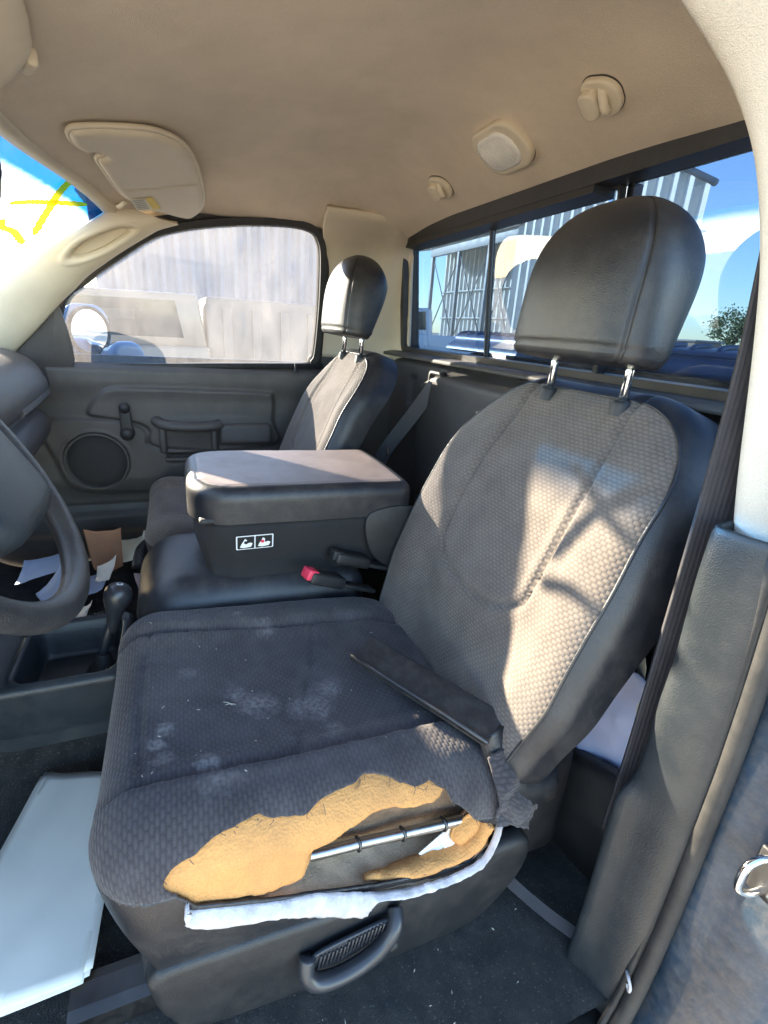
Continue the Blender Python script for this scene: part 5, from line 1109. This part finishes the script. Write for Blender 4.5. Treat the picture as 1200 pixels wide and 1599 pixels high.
mk('storage_bin_edge', sweep(smooth_poly([(-0.50, -0.690, 0.235), (-0.58, -0.70, 0.255), (-0.68, -0.715, 0.285), (-0.76, -0.72, 0.300)], 6, closed=False), [(-0.02, -0.26), (0.02, -0.26), (0.02, -0.01), (0.010, 0.004), (-0.012, 0.004), (-0.02, -0.01)], up=(0, 0, 1)), 'plastic', thing('behind_seat_storage_bin', 'black plastic storage bin lip behind the near seat', 'storage bin', (-0.62, -0.70, 0.05)))

# ---- crumbs and dried bits on the cushion and the floor
rg3 = np.random.default_rng(12); cr = []
def chip(c_, s_):
    d1 = rg3.normal(size=3); d1[2] *= 0.3; d1 /= np.linalg.norm(d1); d2 = np.cross(d1, [0, 0, 1.0]); d2 /= np.linalg.norm(d2); L_ = s_ * (1 + 2 * rg3.random())
    V4 = [c_ - d1 * L_, c_ + d2 * s_ * 0.5 + np.array([0, 0, s_ * 0.4]), c_ + d1 * L_, c_ - d2 * s_ * 0.5, c_ + np.array([0, 0, s_ * 0.7])]
    return np.array(V4), [(0, 1, 4), (1, 2, 4), (2, 3, 4), (3, 0, 4), (0, 3, 2, 1)]
for k in range(30):
    a_, b_ = rg3.uniform(-0.2, 0.2), rg3.uniform(-0.42, 0.02); q_ = cuD.pos([a_], [b_])[0][0]; cr.append(chip(q_ + np.array([0, 0, 0.0008]), rg3.uniform(0.0006, 0.0016)))
for k in range(3):
    a_, b_ = rg3.uniform(-0.18, 0.0), rg3.uniform(-0.42, -0.1); q_ = cuD.pos([a_], [b_])[0][0]; d_ = rg3.normal(size=3) * np.array([1, 1, 0.0]); d_ /= np.linalg.norm(d_)
    cr.append(tube([q_ + np.array([0, 0, 0.001]), q_ + d_ * 0.008 + np.array([0, 0, 0.003]), q_ + d_ * 0.016 + np.array([0, 0, 0.001])], 0.0006, 4))
mk('seat_crumbs', join(*cr), 'dry_grass', label='pale crumbs and dry bits scattered on the torn cushion', cat='crumbs', kind='stuff', smooth=False)
cr = [chip(np.array([rg3.uniform(-0.82, -0.70), rg3.uniform(-0.55, 0.05), 0.076]), rg3.uniform(0.0006, 0.0018)) for k in range(34)]
mk('floor_litter', join(*cr), 'dry_grass', label='pale lint and dry bits on the black carpet', cat='litter', kind='stuff', smooth=False)

# ================================================================== OUTSIDE
GZ = -0.78
gx = np.concatenate([-np.geomspace(900, 6, 26), np.linspace(-5, 5, 16), np.geomspace(6, 900, 26)])
X_, Y_ = np.meshgrid(gx, gx, indexing='ij'); X_ = X_.ravel(); Y_ = Y_.ravel()
mk('ground', (np.stack([X_, Y_, GZ + 0.03 * vnoise(X_, Y_, 0.3, 81)], 1), grid_faces(len(gx), len(gx))), 'dirt', kind='structure')
# truck bed and blue tool box behind the cab
bed = thing('truck_bed', 'blue side wall of the truck bed behind the rear window', 'truck bed', (0, -2.2, -0.2))
for k in (-1, 1): mk('bed_side', box((0.93 * k, -2.25, 0.35), (0.07, 2.2, 0.90), 0.02), 'paint_blue', bed)
mk('bed_floor', box((0, -2.25, -0.05), (1.8, 2.2, 0.04)), 'paint_blue', bed)
mk('front_wall', box((0, -1.13, 0.32), (1.78, 0.04, 0.76), 0.01), 'paint_blue', bed)
tb = thing('bed_tool_box', 'dark blue tool box with ridged lid across the truck bed', 'tool box', (0, -1.5, 0.3))
mk('box_body', box((0.0, -1.52, 0.60), (1.75, 0.50, 0.56), 0.02, 3), 'toolbox', tb)
mk('box_lid', sweep([(-0.90, -1.50, 0.905), (0.90, -1.50, 0.905)], smooth_poly([(-0.28, -0.02), (-0.28, 0.025), (-0.24, 0.05), (0.0, 0.055), (0.24, 0.05), (0.28, 0.025), (0.28, -0.02)], 4), up=(0, 0, 1)), 'toolbox', tb, autosmooth=60)
for k in range(26):
    x = -0.86 + k * 0.07
    mk('lid_ridge', sweep(smooth_poly([(x, -1.235, 0.90), (x + 0.01, -1.232, 0.932), (x + 0.03, -1.262, 0.957), (x + 0.04, -1.33, 0.962)], 4, closed=False), circle(0.008, 6), up=(1, 0, 0)), 'toolbox', tb)
# shed
def corr(x0, x1, y, zt0, zt1, zb, pitch=0.9, amp=0.14, name='wall_sheet', mat='shed_sheet', parent=None):
    n = int((x1 - x0) / pitch * 4); xs = np.linspace(x0, x1, n); V_ = []
    for i, x in enumerate(xs):
        d = amp * (1 if (i % 4) in (0, 1) else -1); zt = zt0 + (zt1 - zt0) * (x - x0) / (x1 - x0); V_ += [(x, y + d, zb), (x, y + d, zt)]
    return mk(name, (np.array(V_), [(2 * i, 2 * i + 2, 2 * i + 3, 2 * i + 1) for i in range(n - 1)]), mat, parent, smooth=False)
sh = thing('warehouse_shed', 'pale corrugated open shed with cross bracing beyond the rear window', 'shed', (38, -28, GZ))
corr(30, 57.6, -31, 9.8, 9.8, GZ + 0.8, parent=sh)
corr(18.6, 25.0, -24, 8.2, 11.6, GZ, parent=sh); corr(25.0, 33.5, -24, 11.6, 8.6, GZ, parent=sh)
mk('gable_trim', tube([(18.4, -23.9, 8.2), (25.0, -23.9, 11.7), (33.6, -23.9, 8.6)], 0.16, 8), 'shed_steel', sh)
mk('roof', (np.array([(33, -26.5, 9.4), (58, -26.5, 9.4), (58, -31.5, 10.3), (33, -31.5, 10.3)]), [(0, 1, 2, 3)]), 'shed_sheet', sh, smooth=False, mods=[('SOLIDIFY', dict(thickness=0.12))])
for x in (33.5, 37.5, 42.0, 47.5, 53.2): mk('column', box((x, -27, (9.0 + GZ) / 2), (0.34, 0.34, 9.0 - GZ), 0.02), 'shed_steel', sh)
mk('eave_beam', box((44, -27, 8.9), (19, 0.4, 0.8), 0.02), 'shed_steel', sh)
for z in (2.6, 5.4): mk('wall_girt', box((43.8, -30.7, z), (27.4, 0.14, 0.16)), 'shed_steel', sh)
for (xa, xb) in ((33.5, 37.5), (37.5, 42.0), (42.0, 47.5), (47.5, 53.2)):
    mk('brace_rod', tube([(xa, -27, 0.5), (xb, -27, 8.4)], 0.07, 6), 'shed_steel', sh); mk('brace_rod', tube([(xa, -27.1, 8.4), (xb, -27.1, 0.5)], 0.07, 6), 'shed_steel', sh)

def wheel(parent, c, r=0.36, w=0.24, ax=(1, 0, 0)):
    o = np.array(c) - np.array(ax) * w / 2
    t = mk('wheel', lathe([(r * 0.55, 0.0), (r * 0.62, 0.02), (r * 0.93, 0.0), (r, 0.05), (r, w - 0.05), (r * 0.93, w), (r * 0.6, w - 0.02), (r * 0.5, w)], o, ax, 28), 'rubber', parent)
    mk('rim', lathe([(0, 0.03), (r * 0.2, 0.02), (r * 0.3, 0.05), (r * 0.6, 0.025), (r * 0.62, 0.1)], o, ax, 20), 'steel', t); mk('rim', lathe([(0, w - 0.03), (r * 0.2, w - 0.02), (r * 0.3, w - 0.05), (r * 0.6, w - 0.025), (r * 0.62, w - 0.1)], o, ax, 20), 'steel', t)
def vehicle(name, label, cat, o, ang, prof, roofp, width, body, wheels, wr=0.37):
    """profile polygons (length, height above ground): lower body and greenhouse"""
    t = thing(name, label, cat, o); c, s = math.cos(ang), math.sin(ang); U_ = np.array([c, s, 0.0]); L_ = np.array([-s, c, 0.0]); O = np.array(o, float)
    Wz = np.array([0, 0, 1.0])
    mk('body', prism(prof, O - np.cross(U_, Wz) * width / 2, U_, Wz, width, 0.06, 3), body, t, autosmooth=35)
    cab = mk('cab', prism(roofp, O - np.cross(U_, Wz) * (width / 2 - 0.08), U_, Wz, width - 0.16, 0.07, 3), body, t, autosmooth=35)
    cx_ = sum(p[0] for p in roofp) / len(roofp); cz_ = sum(p[1] for p in roofp) / len(roofp)
    ins_ = [(cx_ + (p[0] - cx_) * 0.80, cz_ + 0.03 + (p[1] - cz_) * 0.66) for p in roofp]
    for k in (-1, 1):
        nn_ = np.cross(U_, Wz) * k
        mk('side_window', prism(ins_ if k > 0 else ins_, O + nn_ * (width / 2 - 0.085) - (np.cross(U_, Wz) * 0.012 if k < 0 else 0), U_, Wz, 0.014), 'dark_glass', cab, smooth=False)
        for x in wheels: wheel(t, O + U_ * x + nn_ * (width / 2 - 0.12) + Wz * wr, wr, 0.24, tuple(np.cross(U_, Wz)))
    x1 = max(p[0] for p in prof); x0 = min(p[0] for p in prof)
    for k in (-1, 1):
        mk('headlight', box(O + U_ * (x1 - 0.01) + np.cross(U_, Wz) * k * (width / 2 - 0.3) + Wz * 0.78, (0.08, 0.30, 0.18), 0.02, rot=Matrix.Rotation(ang, 3, 'Z')), 'lens', t)
    mk('bumper', box(O + U_ * (x1 + 0.03) + Wz * 0.5, (0.14, width - 0.1, 0.2), 0.03, rot=Matrix.Rotation(ang, 3, 'Z')), 'black_gloss', t)
    return t
PK = [(-2.7, 0.45), (2.5, 0.42), (2.62, 0.75), (2.5, 1.10), (1.1, 1.18), (-2.68, 1.18)]; PR = [(-0.6, 1.17), (1.25, 1.17), (0.65, 1.78), (-0.45, 1.80)]
VN = [(-2.5, 0.42), (2.4, 0.40), (2.55, 0.70), (2.45, 1.05), (1.75, 1.22), (-2.5, 1.25)]; VR = [(-2.48, 1.2), (1.75, 1.2), (1.05, 2.02), (-2.35, 2.08)]
vehicle('parked_truck', 'white work truck parked in front of the shed', 'truck', (19.0, -9.8, GZ), R(60), [(-3.0, 0.6), (2.8, 0.6), (2.95, 0.95), (2.85, 1.45), (1.3, 1.6), (-3.0, 1.6)], [(-0.4, 1.58), (1.5, 1.58), (0.9, 2.55), (-0.3, 2.6)], 2.1, 'white_paint', (-1.9, 1.9), 0.45)
vehicle('parked_van', 'tan van blurred behind the dusty passenger window', 'van', (9.2, 1.9, GZ), R(96), VN, VR, 1.95, 'tan_paint', (-1.6, 1.6))
rack = thing('steel_container', 'dull brown steel container right of the tan van', 'container', (8.6, -3.6, GZ))
mk('container_shell', box((9.6, -2.45, GZ + 1.03), (2.0, 3.6, 2.06), 0.04), 'brown_paint', rack)
for k in range(7): mk('container_rib', box((8.58, -4.0 + k * 0.5, GZ + 1.0), (0.05, 0.16, 1.8), 0.01), 'brown_paint', rack)
# trees beyond the yard
def tree(o, h, rad, seed, label):
    t = thing('leafy_tree', label, 'tree', o, 'trees beyond the yard'); rg_ = np.random.default_rng(seed); O = np.array(o, float)
    limbs = [tube([O, O + np.array([0.1, 0, h * 0.3]), O + np.array([0.2, 0.1, h * 0.6])], 0.16 * h / 6, 8, scale=[1, 0.8, 0.4])]
    for k in range(7):
        a = k * 0.9; limbs.append(tube([O + np.array([0.1, 0, h * (0.28 + 0.04 * k)]), O + np.array([math.cos(a) * rad * 0.5, math.sin(a) * rad * 0.5, h * (0.5 + 0.04 * k)]), O + np.array([math.cos(a) * rad * 0.85, math.sin(a) * rad * 0.85, h * (0.62 + 0.04 * k)])], 0.06 * h / 6, 6, scale=[1, 0.7, 0.3]))
    mk('trunk', join(*limbs), 'bark', t)
    V_, F_ = [], []; cl = rg_.normal(size=(26, 3)); cl /= np.linalg.norm(cl, axis=1)[:, None]; cl *= (rg_.random(26) ** 0.4)[:, None]
    for c in cl:
        cc = O + np.array([0, 0, h * 0.68]) + c * np.array([rad, rad, h * 0.34])
        for q in range(110):
            p = cc + rg_.normal(size=3) * rad * 0.16; d1 = rg_.normal(size=3); d1 /= np.linalg.norm(d1); d2 = np.cross(d1, rg_.normal(size=3)); d2 /= np.linalg.norm(d2); s_ = rad * 0.055
            n = len(V_); V_ += [p - d1 * s_, p + d2 * s_ * 0.5, p + d1 * s_, p - d2 * s_ * 0.5]; F_.append((n, n + 1, n + 2, n + 3))
    mk('crown', (np.array(V_), F_), 'leaf', t, smooth=False)
tree((50, -74, GZ), 7.0, 3.6, 1, 'bright green leafy tree on the horizon, left one of the pair')
tree((47.0, -77, GZ), 8.0, 3.6, 2, 'green leafy tree at the far right edge of the rear window')
tree((40.0, -80, GZ), 6.5, 3.4, 3, 'green tree partly hidden by the driver door pillar')
fb = thing('low_building', 'low brown building on the horizon left of the green trees', 'building', (52, -66, GZ))
mk('wall', box((52.5, -66, GZ + 1.3), (9, 5, 2.6), 0.05), 'brown_paint', fb); mk('roof', box((52.5, -66, GZ + 2.7), (9.6, 5.6, 0.25), 0.05), 'shed_steel', fb)
mk('window', box((50, -63.45, GZ + 1.5), (1.6, 0.1, 1.0)), 'dark_glass', fb, smooth=False)

pm_ = thing('added_window_backdrop', 'added bluish backdrop wall toning down the view beyond the passenger window', 'building', (34, 2, GZ))  # made-up building, added to keep bright sky out of the side window
V_ = []; ys_ = np.linspace(-12, 3.6, 79)
for i_, y_ in enumerate(ys_): V_ += [(33 + (0.10 if (i_ // 2) % 2 else -0.10), y_, GZ), (33 + (0.10 if (i_ // 2) % 2 else -0.10), y_, 6.6)]
mk('wall_sheet', (np.array(V_), [(2 * i_, 2 * i_ + 2, 2 * i_ + 3, 2 * i_ + 1) for i_ in range(78)]), 'pale_sheet', pm_, smooth=False)
mk('roof', prism([(-12.4, 6.6), (4.0, 6.6), (4.0, 6.9), (-12.4, 6.9)], (32.5, 0, 0), (0, 1, 0), (0, 0, 1), 9.0), 'shed_sheet', pm_, smooth=False)
